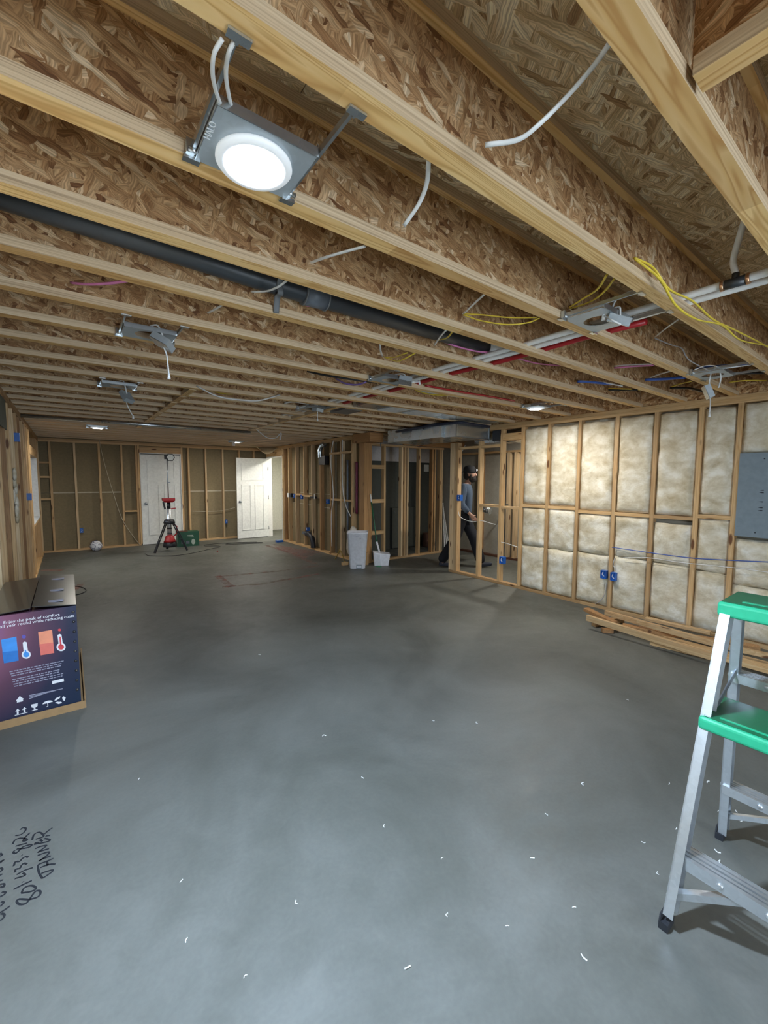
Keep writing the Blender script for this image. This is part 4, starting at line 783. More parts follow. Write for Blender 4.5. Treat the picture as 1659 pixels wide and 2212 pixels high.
# ------------------------------------------------------------------ printed appliance carton (left)
BX0, BX1, BY0, BY1, BZ = XL+.008, .0, 3.36, 4.42, .70
bxo = thing('appliance_carton', 'tall printed appliance carton standing in a tan tray by the left wall', 'carton', ((BX0+BX1)/2, (BY0+BY1)/2, 0))
MB().box(BX0, BX1+.038, BY0-.012, BY1+.012, 0, .012).box(BX1+.03, BX1+.038, BY0-.012, BY1+.012, .012, .05).box(BX0, BX1+.03, BY0-.012, BY0-.006, .012, .05).build('carton_tray', 'carton_tan', bxo)
bd_ = bpy.data.objects.new('carton_body', MB().box(BX0, BX1+.012, BY0, BY1, .013, BZ).mesh('carton_body', 'carton_print')); C.objects.link(bd_); bd_.parent = bxo
bd_.location = (-bxo.location.x, -bxo.location.y, 0)
xm = (BX0+BX1)/2
MB().add([(BX0, BY0-.004, BZ+.008), (xm-.004, BY0-.004, BZ+.022), (xm-.004, BY1, BZ+.012), (BX0, BY1, BZ+.002), (BX0, BY0-.004, BZ+.012), (xm-.004, BY0-.004, BZ+.026), (xm-.004, BY1, BZ+.016), (BX0, BY1, BZ+.006)], [(0, 3, 2, 1), (4, 5, 6, 7), (0, 1, 5, 4), (1, 2, 6, 5), (2, 3, 7, 6), (3, 0, 4, 7)]).build('top_flap', 'box_black', bxo)
MB().add([(BX1+.012, BY0-.004, BZ+.004), (xm+.004, BY0-.004, BZ+.03), (xm+.004, BY1, BZ+.03), (BX1+.012, BY1, BZ+.004), (BX1+.012, BY0-.004, BZ+.009), (xm+.004, BY0-.004, BZ+.035), (xm+.004, BY1, BZ+.035), (BX1+.012, BY1, BZ+.009)], [(0, 1, 2, 3), (4, 7, 6, 5), (0, 4, 5, 1), (1, 5, 6, 2), (2, 6, 7, 3), (3, 7, 4, 0)]).build('top_flap', 'box_black', bxo)
for yy_ in (3.45, 3.78, 4.2): MB().box(xm+.08, xm+.16, yy_, yy_+.05, BZ+.022, BZ+.026).build('flap_print', 'print_grey', bxo)
def deco(poly_px, m, nm, off=.0012):
    pts = [ony(x, y_, BY0-off) for x, y_ in poly_px]; return MB().prism(pts, (0, .0008, 0)).build(nm, m, bd_)
q = lambda x, y_: (x/5.823, 1220+y_/5.823)
def deco_q(pts, m, nm, off=.0012): return deco([q(*p) for p in pts], m, nm, off)
deco_q([(12, 945), (205, 905), (235, 1205), (50, 1240)], 'print_blue', 'printed_phone'); deco_q([(28, 1100), (225, 1080), (235, 1205), (50, 1240)], 'print_blue_dark', 'printed_phone_base', .002)
deco_q([(480, 850), (655, 818), (682, 1110), (512, 1140)], 'print_orange', 'printed_phone'); deco_q([(495, 1000), (668, 980), (682, 1110), (512, 1140)], 'print_orange_dark', 'printed_phone_base', .002)
for cx, cy, c_ in ((330, 1130, 'print_blue'), (768, 1035, 'print_red')):
    st_ = [(cx-28, cy-150), (cx-8, cy-165), (cx+12, cy-150), (cx+25, cy-50)]; ring_ = [(cx+58*math.cos(a), cy+52*math.sin(a)) for a in [math.radians(-60+300*i/18) for i in range(19)]]
    deco_q([(cx-32, cy-40), (cx-45, cy-150), (cx-20, cy-165), (cx+5, cy-155), (cx+22, cy-45)], 'print_white', 'printed_thermometer', .0016); deco_q(ring_, 'print_white', 'printed_bulb', .0019)
    deco_q([(cx+38*math.cos(a), cy+34*math.sin(a)) for a in [2*math.pi*i/16 for i in range(16)]], c_, 'printed_bulb_fill', .0026); deco_q([(cx-14, cy-20), (cx-22, cy-(60 if c_ == 'print_blue' else 130)), (cx-4, cy-(60 if c_ == 'print_blue' else 130)), (cx+8, cy-20)], c_, 'printed_mercury', .0026)
deco_q([(300+26*math.cos(a), 905+24*math.sin(a)) for a in [2*math.pi*i/12 for i in range(12)]], 'print_violet', 'printed_dot'); deco_q([(748+20*math.cos(a), 820+17*math.sin(a)) for a in [2*math.pi*i/12 for i in range(12)]], 'print_red', 'printed_dot')
xd = (ony(*q(800, 640), BY0)-ony(*q(45, 745), BY0)).normalized(); yd = Vector((0, 1, 0)).cross(xd); yd = yd if yd.z > 0 else -yd
xd = Vector((1, 0, 0)); yd = Vector((0, 0, 1))
text_mb('Enjoy the peak of comfort', .0255, ony(*q(40, 748), BY0-.001), xd, yd, 'printed_words', 'print_white', bd_); text_mb('all year round while reducing costs', .0255, ony(*q(0, 800), BY0-.001), xd, yd, 'printed_words', 'print_white', bd_)
for k in range(7):
    a, b = q(120+k*12-(k//4)*10, 1350+k*28+(20 if k > 2 else 0)), q(800-(k*7) % 30, 1205+k*27+(20 if k > 2 else 0))
    p0, p1 = ony(*a, BY0-.001), ony(*b, BY0-.001); z_ = (p0.z+p1.z)/2; n_ = 14
    mb = MB(); xx = p0.x
    while xx < p1.x-.01:
        w_ = random.uniform(.008, .022); mb.box(xx, min(xx+w_, p1.x), BY0-.0018, BY0-.001, z_-.0028, z_+.0028); xx += w_+.004
    mb.build('printed_text_line', 'print_grey', bd_)
deco_q([(655, 1465), (800, 1430), (805, 1465), (658, 1500)], 'print_white', 'printed_label')
for k in range(3): deco_q([(365, 1640+k*20), (790-k*90, 1555+k*22), (790-k*90, 1563+k*22), (365, 1650+k*20)], 'print_grey', 'printed_small_text')
ix, iz = .036, .03
def icon(cx, cy, polys, nm):
    c_ = ony(*q(cx, cy), BY0-.001); mb = MB()
    for pl_ in polys: mb.prism([(c_.x+a*ix, BY0-.0018, c_.z+b*iz) for a, b in pl_], (0, .0008, 0))
    mb.build(nm, 'print_white', bd_)
arrow = lambda x: [(x-.12, -.5), (x+.12, -.5), (x+.12, .1), (x+.3, .1), (x, .6), (x-.3, .1), (x-.12, .1)]
icon(265, 1835, [arrow(-.45), arrow(.45), [(-.85, -.75), (.85, -.75), (.85, -.62), (-.85, -.62)]], 'this_way_up_mark')
icon(435, 1790, [[(-.45, .7), (.45, .7), (.4, .1), (.1, -.15), (.1, -.5), (.4, -.6), (.4, -.7), (-.4, -.7), (-.4, -.6), (-.1, -.5), (-.1, -.15), (-.4, .1)]], 'fragile_mark')
icon(600, 1745, [[(-.7, .1)]+[(.7*math.cos(a), .1+.5*math.sin(a)) for a in [math.pi-math.pi*i/10 for i in range(1, 10)]]+[(.7, .1)], [(-.05, .1), (.05, .1), (.05, -.6), (-.2, -.7), (-.22, -.6), (-.05, -.55)]], 'keep_dry_mark')
icon(755, 1700, [[(r_*math.cos(a), r_*math.sin(a)) for r_, a in [(.45, math.radians(t)), (.8, math.radians(t-5)), (.85, math.radians(t+45)), (.8, math.radians(t+80)), (.45, math.radians(t+75)), (.4, math.radians(t+40))]] for t in (90, 210, 330)], 'recycling_mark')
icon(250, 1690, [[(-.55, -.2), (0, .65), (.55, -.2), (.4, -.2), (.4, -.6), (-.4, -.6), (-.4, -.2)]], 'house_mark')
for k in range(9):
    zz = BZ-.04-k*.066; MB().lathe([(.009, 0), (.007, -.004), (.003, -.006)], (BX1-.005, BY0, zz), 10, 'Y').build('bubble_dent', 'box_black', bd_)
single('power_cord', MB().tube(smooth_path([onz(140, 1265, .007), onz(162, 1266, .007), onz(179, 1269, .007), onz(186, 1275, .007), onz(178, 1281, .007), onz(160, 1286, .007), onz(142, 1290, .007)]), .006, 8), 'black_cable', 'black cord looping out beside the printed carton', 'cord')

# ------------------------------------------------------------------ lumber offcuts along the insulated wall
def board(label, p0, p1, w=.089, h=.038, m='lumber_Y', dim=False):
    mb = MB().beam(p0, p1, w, h, ch=.002); return tag(mb.build('lumber_board', m), label, 'board', 'lumber offcuts below the insulated wall')
board('long pale board lying across the front of the lumber offcuts', onz(1268, 1334, .115), onz(1556, 1424, .07), .038, .06, 'lumber_Y')
board('long board at the back of the offcuts leaning on the pile', onz(1308, 1323, .125), onz(1570, 1398, .12), .04, .05, 'lumber_Y')
board('short white-edged board under the front board', onz(1405, 1383, .045), onz(1560, 1420, .045), .03, .085, 'lumber_Y')
board('rear thin board lying against the insulation', onz(1395, 1336, .085), onz(1535, 1367, .085), .06, .03, 'lumber_Y')
board('angled tan board at the far left tip of the pile', onz(1266, 1316, .12), onz(1328, 1346, .09), .07, .035, 'lumber_brown_X')
board('reddish board in the middle of the pile', onz(1345, 1352, .06), onz(1640, 1400, .05), .085, .036, 'lumber_brown_X')
board('short crosswise block under the left end of the boards', onz(1282, 1347, .035), onz(1345, 1338, .035), .05, .06, 'lumber_X')
board('small pinkish block at the left front of the pile', onz(1300, 1361, .02), onz(1324, 1363, .02), .05, .04, 'lumber_brown_X')
board('flat wide board at the right end near the ladder', onz(1560, 1418, .06), onz(1720, 1462, .06), .12, .038, 'lumber_Y')
board('narrow pale board behind the ladder leg', onz(1550, 1393, .10), onz(1700, 1425, .10), .04, .04, 'lumber_Y')
board('thin tan board low behind the ladder', onz(1400, 1370, .02), onz(1700, 1448, .02), .089, .036, 'lumber_Y')
board('dark short board under the middle of the pile', onz(1330, 1354, .019), onz(1470, 1372, .019), .089, .036, 'lumber_brown_X')

# ------------------------------------------------------------------ bin, broom, dustpan
b0 = onz(776, 1228, 0)
bn = thing('waste_bin', 'tall white plastic waste bin with a pedal notch at the base', 'bin', (b0.x+.02, b0.y+.08, 0), -.62)
def rrect(hx, hy, r, n=5):
    o = []
    for cx, cy, a0 in ((hx-r, hy-r, 0), (-hx+r, hy-r, 90), (-hx+r, -hy+r, 180), (hx-r, -hy+r, 270)):
        for i in range(n+1): a = math.radians(a0+90*i/n); o.append((cx+r*math.cos(a), cy+r*math.sin(a)))
    return o
mb = MB(); rings = []
for hx, hy, z in ((.128, .11, .0), (.132, .114, .01), (.175, .145, .60), (.182, .15, .605), (.182, .15, .635), (.172, .142, .635), (.165, .135, .58), (.12, .1, .03)):
    rings.append([(x, y_, z) for x, y_ in rrect(hx, hy, .045)])
v = [p for r_ in rings for p in r_]; n_ = len(rings[0]); f = [(i*n_+k, i*n_+(k+1) % n_, (i+1)*n_+(k+1) % n_, (i+1)*n_+k) for i in range(len(rings)-1) for k in range(n_)] + [tuple(range(n_))[::-1], tuple(range((len(rings)-1)*n_, len(rings)*n_))]
mb.add(v, f, True).build('bin_body', 'bin_white', bn, True)
MB().box(-.02, .075, -.1235, -.10, .004, .075).build('pedal_notch', 'dark_steel', bn, True); MB().box(-.012, .067, -.135, -.11, .03, .05).build('pedal', 'bin_white', bn, True)
MB().cyl((.05, -.148, .53), (.05, -.15, .53), .008, None, 10).build('maker_mark', 'print_grey', bn, True)
MB().box(-.03, .02, -.1505, -.149, .555, .562).build('maker_line', 'print_grey', bn, True)
br0, br1 = ony(817, 1195, 6.10), ony(800, 1068, 6.17)
bm_ = thing('broom', 'dark green broom leaning on the post behind the dustpan', 'broom', (br0.x, br0.y, 0))
MB().tube([br1.lerp(br0, .12), br1.lerp(br0, .75), br0+Vector((0, 0, -.02))], .013, 10).build('broom_handle', 'broom_green', bm_); MB().cyl(br1, br1.lerp(br0, .13), .014, None, 10).build('handle_tip', 'trim_white', bm_)
MB().add([(br0.x-.05, br0.y-.02, .12), (br0.x+.05, br0.y-.02, .12), (br0.x+.05, br0.y+.02, .12), (br0.x-.05, br0.y+.02, .12), (br0.x-.09, br0.y-.045, .0), (br0.x+.09, br0.y-.045, .0), (br0.x+.09, br0.y+.025, .0), (br0.x-.09, br0.y+.025, .0)], [(0, 1, 2, 3), (4, 7, 6, 5), (0, 4, 5, 1), (1, 5, 6, 2), (2, 6, 7, 3), (3, 7, 4, 0)]).build('bristles', 'bristle_green', bm_)
MB().box(br0.x-.055, br0.x+.055, br0.y-.025, br0.y+.025, .12, .20).build('broom_head', 'broom_green', bm_)
dpn = onz(820, 1222, 0)
du = thing('dustpan', 'white upright dustpan with a stubby handle beside the bin', 'dustpan', (dpn.x+.06, dpn.y+.03, 0), -.5)
MB().add([(-.13, -.06, .0), (.12, -.06, .0), (.12, .06, .0), (-.13, .06, .0), (-.15, -.07, .24), (.15, -.07, .20), (.15, .05, .22), (-.15, .05, .26)], [(0, 3, 2, 1), (0, 1, 5, 4), (1, 2, 6, 5), (2, 3, 7, 6), (3, 0, 4, 7), (4, 5, 6, 7)]).build('pan_body', 'bin_white', du, True)
MB().prism([(-.15, -.072, .24), (-.04, -.11, .20), (-.02, -.1, .02), (-.13, -.062, .01)], (0, .004, 0)).build('pan_side', 'bin_white', du, True)
MB().beam((-.03, .0, .22), (-.085, .02, .42), .035, .03, ch=.008).build('pan_handle', 'bin_white', du, True)
MB().prism([(-.13, -.065, .0), (-.02, -.065, .0), (-.02, -.18, .0), (-.10, -.15, .0)], (0, 0, .004)).build('pan_lip', 'bristle_green', du, True)
single('wood_block', MB().box(4.20, 4.27, 6.10, 6.14, 0, .22), 'lumber_Z', 'small upright wood offcut between the bin and the dustpan', 'block')
# plastic bag and hose behind the bin
bag = MB()
Mb = Vector((4.12, 6.38, .36))
bag.ell(Mb, .11, .12, .30, 16, 12, fn=lambda q_: q_*(1+.28*noise.noise(q_*11)))
single('plastic_bag', bag, 'white_bag', 'crumpled off-white bag hanging behind the white bin', 'bag')
hs = [Vector((4.05, 6.9-.5*i/20+.02*math.sin(i), .008+.20*math.sin(math.pi*min(1, i/14))**2*(1 if i < 14 else 0))) for i in range(21)]
single('yellow_hose', MB().tube(smooth_path(hs, 3), .009, 8), 'hose_yellow', 'yellow hose arching on the floor behind the bin', 'hose')
single('wood_offcut', MB().box(3.86, 3.97, 6.3, 6.36, 0, .05), 'lumber_X', 'short pale wood offcut on the floor behind the bin', 'block')
# white trim boards leaning in the passage
for k, (dx, c_) in enumerate(((0, 'left'), (.045, 'middle'), (.09, 'right'))):
    single('trim_board', MB().beam(ony(961+5*k, 1191-2*k, 6.22-.02*k)*1.0, ony(957+.7*k, 1086+9*k, 6.30-.02*k), .055, .014, (.6, -.8, 0)), 'trim_white', 'white trim board leaning in the passage, '+c_+' one', 'trim board', 'white trim boards in the passage')
single('floor_can', MB().lathe([(.1, 0), (.11, .02), (.11, .3), (.1, .32)], (6.55, 7.0, 0), 20), 'dark_sill', 'dark brown bucket at the foot of the grey wall', 'bucket')

# ------------------------------------------------------------------ far end: ball, tripod light, carton, cord
bc = Vector((.43, 10.62, .11))
ball = thing('soccer_ball', 'white soccer ball with navy lines by the far wall', 'ball', (bc.x, bc.y, 0))
MB().ell(bc, .11, .11, .11, 28, 18).build('ball_skin', 'ball_white', ball)
ph = (1+5**.5)/2; dirs = [Vector(d_).normalized() for d_ in ((0, 1, ph), (0, -1, ph), (0, 1, -ph), (0, -1, -ph), (1, ph, 0), (-1, ph, 0), (1, -ph, 0), (-1, -ph, 0), (ph, 0, 1), (-ph, 0, 1), (ph, 0, -1), (-ph, 0, -1))]
for d_ in dirs:
    a_ = d_.orthogonal().normalized(); b_ = d_.cross(a_); MB().tube([bc+(d_+(a_*math.cos(t)+b_*math.sin(t))*.42).normalized()*.1105 for t in [2*math.pi*i/15 for i in range(12)]], .005, 6).build('ball_seam', 'ball_navy', ball)
T0 = Vector((1.68, 9.72, 0))
tp = thing('tripod_work_light', 'red and black tripod work light with a tall thin mast', 'work light', T0)
for a in (200, 340, 90):
    d_ = Vector((math.cos(math.radians(a)), math.sin(math.radians(a)), 0))
    lg = MB().beam(T0+d_*.33+Vector((0, 0, .0)), T0+d_*.22+Vector((0, 0, .26)), .05, .035, ch=.006).build('leg', 'tool_black', tp)
    for o_ in (-.017, .017): MB().beam(T0+d_*(.22+o_)+Vector((0, 0, .26)), T0+d_*(.07+o_)+Vector((0, 0, .60)), .012, .02).build('leg_strut', 'tool_black', lg)
MB().lathe([(.10, .58), (.115, .60), (.09, .67), (.05, .68)], T0, 8).build('leg_hub', 'tool_black', tp)
MB().lathe([(.13, .09), (.135, .13), (.12, .20), (.07, .20)], T0, 6).build('base_bumper', 'tool_black', tp); MB().lathe([(.125, .20), (.1, .24), (.08, .32), (.05, .34)], T0, 12).build('base_housing', 'tool_red', tp)
MB().tube([T0+Vector((.06, 0, .30)), T0+Vector((.14, 0, .36)), T0+Vector((.14, 0, .52)), T0+Vector((.08, 0, .56))], .014, 8).build('carry_handle', 'tool_red', tp)
MB().cyl(T0+Vector((0, 0, .33)), T0+Vector((0, 0, .90)), .042, None, 16).build('lower_tube', 'aluminium', tp)
for z in (.36, .47): MB().cyl(T0+Vector((0, 0, z)), T0+Vector((0, 0, z+.03)), .046, None, 16).build('tube_collar', 'tool_black', tp)
MB().cyl(T0+Vector((0, 0, .89)), T0+Vector((0, 0, 1.03)), .036, None, 14).build('clamp', 'tool_black', tp); MB().beam(T0+Vector((-.02, -.01, .89)), T0+Vector((.13, -.01, .905)), .02, .022).build('clamp_lever', 'tool_red', tp)
MB().beam(T0+Vector((-.10, 0, 1.04)), T0+Vector((-.07, 0, .89)), .03, .03).build('side_grip', 'tool_black', tp)
MB().add([T0+Vector(p) for p in ((-.07, -.06, 1.03), (.07, -.06, 1.03), (.07, .06, 1.03), (-.07, .06, 1.03), (-.115, -.08, 1.07), (.115, -.08, 1.07), (.115, .08, 1.07), (-.115, .08, 1.07), (-.115, -.08, 1.12), (.115, -.08, 1.12), (.115, .08, 1.12), (-.115, .08, 1.12))], [(0, 3, 2, 1), (8, 9, 10, 11)]+[(i, (i+1) % 4, 4+(i+1) % 4, 4+i) for i in range(4)]+[(4+i, 4+(i+1) % 4, 8+(i+1) % 4, 8+i) for i in range(4)]).build('head_cradle', 'tool_red', tp)
MB().cyl(T0+Vector((0, 0, 1.12)), T0+Vector((0, 0, 1.94)), .011, None, 10).build('mast', 'dark_steel', tp); MB().box(T0.x-.01, T0.x+.045, T0.y-.02, T0.y+.02, 1.44, 1.46).build('mast_clip', 'dark_steel', tp)
hx_ = [(T0.x+.06+.085*math.cos(math.radians(a)), T0.y-.03, 1.97+.085*math.sin(math.radians(a))) for a in range(0, 360, 60)]
MB().prism(hx_, (0, .05, 0)).build('lamp_rim', 'tool_black', tp); MB().prism([(T0.x+.06+.07*math.cos(math.radians(a)), T0.y-.033, 1.97+.07*math.sin(math.radians(a))) for a in range(0, 360, 60)], (0, .003, 0)).build('lamp_lens', 'lens_clear', tp)
MB().box(T0.x-.05, T0.x+.0, T0.y-.02, T0.y+.02, 1.93, 2.02).build('lamp_bracket', 'tool_black', tp)
gc = thing('green_carton', 'dark green printed carton on the floor behind the tripod light', 'carton', (2.14, 10.27, 0), -.05)
MB().box(-.225, .225, -.12, .12, 0, .335).build('carton_body', 'green_carton', gc, True); MB().box(-.225, 0, -.12, .12, .335, .338).build('carton_flap', 'dark_sill', gc, True)
for x0, x1, z0, z1 in ((-.02, .10, .24, .255), (-.03, .11, .21, .218)): MB().box(x0, x1, -.1215, -.12, z0, z1).build('printed_words', 'carton_mark', gc, True)
MB().prism([(.10+.04*math.cos(a), -.121, .10+.065*math.sin(a)) for a in [2*math.pi*i/18 for i in range(18)]], (0, .001, 0)).build('printed_oval', 'carton_mark', gc, True)
for x in (-.15, -.05): MB().box(x, x+.07, -.1212, -.12, .06, .12).build('printed_picture', 'hub_grey', gc, True)
cpts = [(1.20, 9.62), (1.25, 9.30), (1.6, 9.05), (2.0, 9.15), (2.4, 9.45), (2.66, 9.62), (2.68, 9.78), (2.45, 9.95), (2.5, 10.12), (2.9, 10.15), (3.3, 9.98), (3.65, 9.75), (3.62, 9.66), (3.2, 9.8), (2.9, 9.98), (3.2, 10.05), (3.6, 9.86)]
single('extension_cord', MB().tube(smooth_path([(x, y_, .006) for x, y_ in cpts]), .006, 6), 'black_cable', 'thin dark extension cord snaking across the far floor', 'cord')
single('blue_scrap', MB().box(3.98, 4.14, 9.52, 9.63, 0, .05), 'blue_box', 'blue plastic box lying on the floor by the doorway', 'plastic box')
single('red_cap', MB().ell((2.46, 9.05, .012), .016, .016, .012, 10, 6), 'tool_red', 'tiny red plastic cap on the far floor', 'cap')

# ------------------------------------------------------------------ floor marks and scraps
def mark(pts, w, m, nm, z=.0012):
    pts = [Vector((p[0], p[1], 0)) for p in pts]; v = []; f = []
    for i, p in enumerate(pts):
        d_ = (pts[min(i+1, len(pts)-1)]-pts[max(i-1, 0)]).normalized(); n_ = Vector((-d_.y, d_.x, 0))
        v += [p+n_*w/2+Vector((0, 0, z)), p-n_*w/2+Vector((0, 0, z))]
    for i in range(len(pts)-1): f.append((2*i, 2*i+2, 2*i+3, 2*i+1))
    mb = MB(); mb.add(v, f); return mb.build(nm, m, fl)
# upward-facing quads are wanted
def g(x, y_): p = onz(x, y_, 0); return (p.x, p.y)
def chalk():
    m, nt, b = mat('chalk_red_worn'); n1 = N(nt, 'ShaderNodeTexNoise', Scale=9.0, Detail=5.0, Roughness=.7); L(nt, coords(nt), n1.inputs[0])
    b.inputs['Base Color'].default_value = (.36, .15, .13, 1); b.inputs['Roughness'].default_value = .95; L(nt, ramp(nt, n1.outputs[0], [(.38, (0, 0, 0)), (.7, (.75, .75, .75))]), b.inputs['Alpha']); MATS['chalk_worn'] = m
chalk()
for k, (pts, w) in enumerate((([g(470, 1244), g(500, 1268)], .10), ([g(480, 1268), g(560, 1262), g(690, 1240)], .09), ([g(470, 1246), g(600, 1234), g(690, 1222)], .08), ([g(575, 1178), g(620, 1192), g(680, 1218)], .09), ([g(590, 1176), g(640, 1186), g(694, 1193)], .08), ([g(1075, 1213), g(1118, 1203)], .06), ([g(1080, 1206), g(1118, 1212)], .06), ([g(90, 1232), g(135, 1232)], .12), ([g(160, 1275), g(175, 1262)], .08))):
    mark([Vector((*a, 0)) for a in pts], w, 'chalk_worn', 'chalk_line', .0010+.0001*k)
pq = [g(592, 1178), g(690, 1194), g(660, 1206), g(600, 1186)]; mbp = MB(); mbp.add([(a[0], a[1], .0008) for a in pq], [(0, 3, 2, 1)]); mbp.build('chalk_patch', 'chalk_worn', fl)
hw = lambda x, y_: g(x/7.54, 1740+y_/7.54)
strokes = [
 # the name, read up the floor: T A N N E R
 [(690, 1190), (640, 1110), (618, 1010), (628, 965), (740, 920), (870, 865)], [(690, 1190), (770, 1140), (850, 1080), (855, 1052), (770, 1075), (670, 1110)],
 [(655, 1015), (790, 965), (905, 958)], [(765, 915), (775, 985)],
 [(630, 910), (760, 820), (800, 760), (700, 785), (610, 820)], [(630, 910), (700, 870), (830, 825)],
 [(610, 770), (720, 690), (755, 655), (660, 670), (575, 705)], [(620, 765), (700, 735), (800, 705)],
 [(555, 635), (700, 610), (815, 575), (780, 550), (720, 540)], [(560, 615), (640, 605)], [(690, 590), (660, 560), (640, 580)],
 [(525, 565), (545, 490), (600, 445), (660, 445), (710, 490), (690, 520), (585, 550)], [(720, 470), (790, 410), (855, 365)], [(740, 500), (820, 488)],
 # the number
 [(470, 1535), (300, 1530), (275, 1580), (330, 1615), (420, 1600), (480, 1530), (560, 1420), (610, 1390), (655, 1400), (655, 1450), (600, 1500), (480, 1535)],
 [(350, 1430), (390, 1350), (480, 1310), (560, 1320), (580, 1370), (480, 1410), (350, 1430)], [(220, 1370), (380, 1290), (520, 1225)], [(370, 1245), (378, 1250)],
 [(240, 1195), (390, 1150), (410, 1130), (370, 1100)], [(270, 1130), (400, 1060), (535, 1015)],
 [(245, 1095), (255, 1040), (320, 1030), (345, 985), (390, 945), (440, 960)], [(225, 990), (250, 920), (320, 915), (360, 870), (420, 835), (460, 850)], [(350, 812), (358, 818)],
 [(250, 790), (215, 765), (240, 735)], [(250, 790), (300, 750), (370, 680), (500, 640), (500, 670), (400, 700), (270, 710)], [(255, 665), (440, 615)],
 [(205, 635), (240, 570), (320, 535), (420, 545), (440, 570), (380, 580), (410, 520), (490, 445)], [(250, 490), (330, 480), (400, 430), (420, 375), (370, 365), (330, 400)],
 # the line running out of the frame
 [(0, 1880), (60, 1830), (70, 1780), (20, 1760)], [(0, 1750), (80, 1700), (165, 1640)], [(0, 1650), (60, 1590), (20, 1570)], [(0, 1490), (60, 1460), (90, 1420), (30, 1410)], [(0, 1330), (60, 1330), (65, 1280), (0, 1290)], [(0, 1230), (50, 1215)], [(0, 1140), (40, 1120)], [(0, 1085), (40, 1050), (20, 1020), (0, 1030)], [(0, 940), (60, 890), (0, 920)], [(0, 830), (35, 810), (0, 780)]]
for s_ in strokes: mark(smooth_path([Vector((*hw(*p), 0)) for p in s_], 3), .0075, 'marker_ink', 'marker_stroke', .0009)
sc_px = [(300, 1683), (392, 1904), (403, 2032), (530, 2110), (966, 1977), (1096, 2000), (1150, 1855), (830, 1785), (936, 1557), (1259, 1694), (1446, 1694), (1551, 1752), (1591, 1753), (1550, 1840), (1421, 1887), (1602, 1775), (1640, 1772), (1555, 1862), (1575, 1902), (1612, 1911), (1240, 1960), (783, 1681), (1355, 1512), (1030, 1562), (700, 1590), (560, 1415), (1180, 1760), (1460, 1790), (955, 1855), (640, 1950), (1260, 2070), (880, 2090), (1530, 1690), (1390, 1820)]
SG = 'white cable jacket scraps on the concrete floor'; mes = []
for k in range(5):
    a = .3+.25*k; mes.append(MB().tube(smooth_path([(-.011, 0, .003), (0, .002*k, .003), (.011, -.003*(k-2), .003)], 3), .0024, 6).mesh('scrap', 'white_cable'))
for i, (x, y_) in enumerate(sc_px):
    p = onz(x, y_, 0); o = inst('cable_scrap', mes[i % 5], None, (p.x, p.y, 0), (0, 0, random.uniform(0, 6.2)), (.55+.45*random.random(),)*3)
    tag(o, 'tiny white cable jacket scrap lying on the concrete floor', 'scrap', SG)

# ------------------------------------------------------------------ walking person in the passage
pr = thing('person', 'person in a slate sweatshirt, black trousers and lit headlamp walking in the passage', 'person', (5.49, 4.98, 0), math.atan2(-.56, .37))
# local frame: +x walking direction, +y to the person's left
def skin(name, verts, edges, radii, m, parent, sub=2, root=0):
    me = bpy.data.meshes.new(name); me.from_pydata(verts, edges, []); o = bpy.data.objects.new(name, me); C.objects.link(o); o.parent = parent
    md = o.modifiers.new('skin', 'SKIN'); md.use_smooth_shade = True
    for i, sv in enumerate(me.skin_vertices[0].data): sv.radius = radii[i] if isinstance(radii[i], tuple) else (radii[i], radii[i]); sv.use_root = (i == root)
    s_ = o.modifiers.new('sub', 'SUBSURF'); s_.levels = sub; s_.render_levels = sub; me.materials.append(MATS[m]); return o
hipz = .90
J = dict(pel=(0, 0, .93), sp=(.02, 0, 1.12), ch=(.05, 0, 1.32), nk=(.075, 0, 1.47), hd0=(.095, 0, 1.54),
 rs=(.05, -.18, 1.40), re=(.0, -.235, 1.13), rw=(.16, -.23, .96), rh=(.205, -.225, .91), ls=(.05, .18, 1.40), le=(-.04, .23, 1.13), lw=(.06, .24, .92), lh=(.09, .24, .86),
 rhip=(0, -.095, .90), rk=(-.10, -.10, .50), ra=(-.345, -.10, .16), rb=(-.30, -.10, .04), rt=(-.20, -.10, .025),
 lhip=(0, .095, .90), lk=(.20, .10, .50), la=(.32, .10, .09), lb=(.36, .10, .045), lt=(.47, .10, .06))
E_ = [('pel', 'sp'), ('sp', 'ch'), ('ch', 'nk'), ('nk', 'hd0'), ('ch', 'rs'), ('rs', 're'), ('re', 'rw'), ('rw', 'rh'), ('ch', 'ls'), ('ls', 'le'), ('le', 'lw'), ('lw', 'lh'), ('pel', 'rhip'), ('rhip', 'rk'), ('rk', 'ra'), ('ra', 'rb'), ('pel', 'lhip'), ('lhip', 'lk'), ('lk', 'la'), ('la', 'lb')]
Rr = dict(pel=(.12, .15), sp=(.10, .135), ch=(.115, .16), nk=.055, hd0=.055, rs=.06, re=.042, rw=.028, rh=.032, ls=.06, le=.042, lw=.028, lh=.032, rhip=.085, rk=.056, ra=.04, rb=.04, rt=.03, lhip=.085, lk=.056, la=.04, lb=.04, lt=.03)
names = [k for k in J if k not in ('rt', 'lt')]; idx = {k: i for i, k in enumerate(names)}
vv = [J[k] for k in names]; ee = [(idx[a], idx[b]) for a, b in E_]; rad = [Rr[k] for k in names]
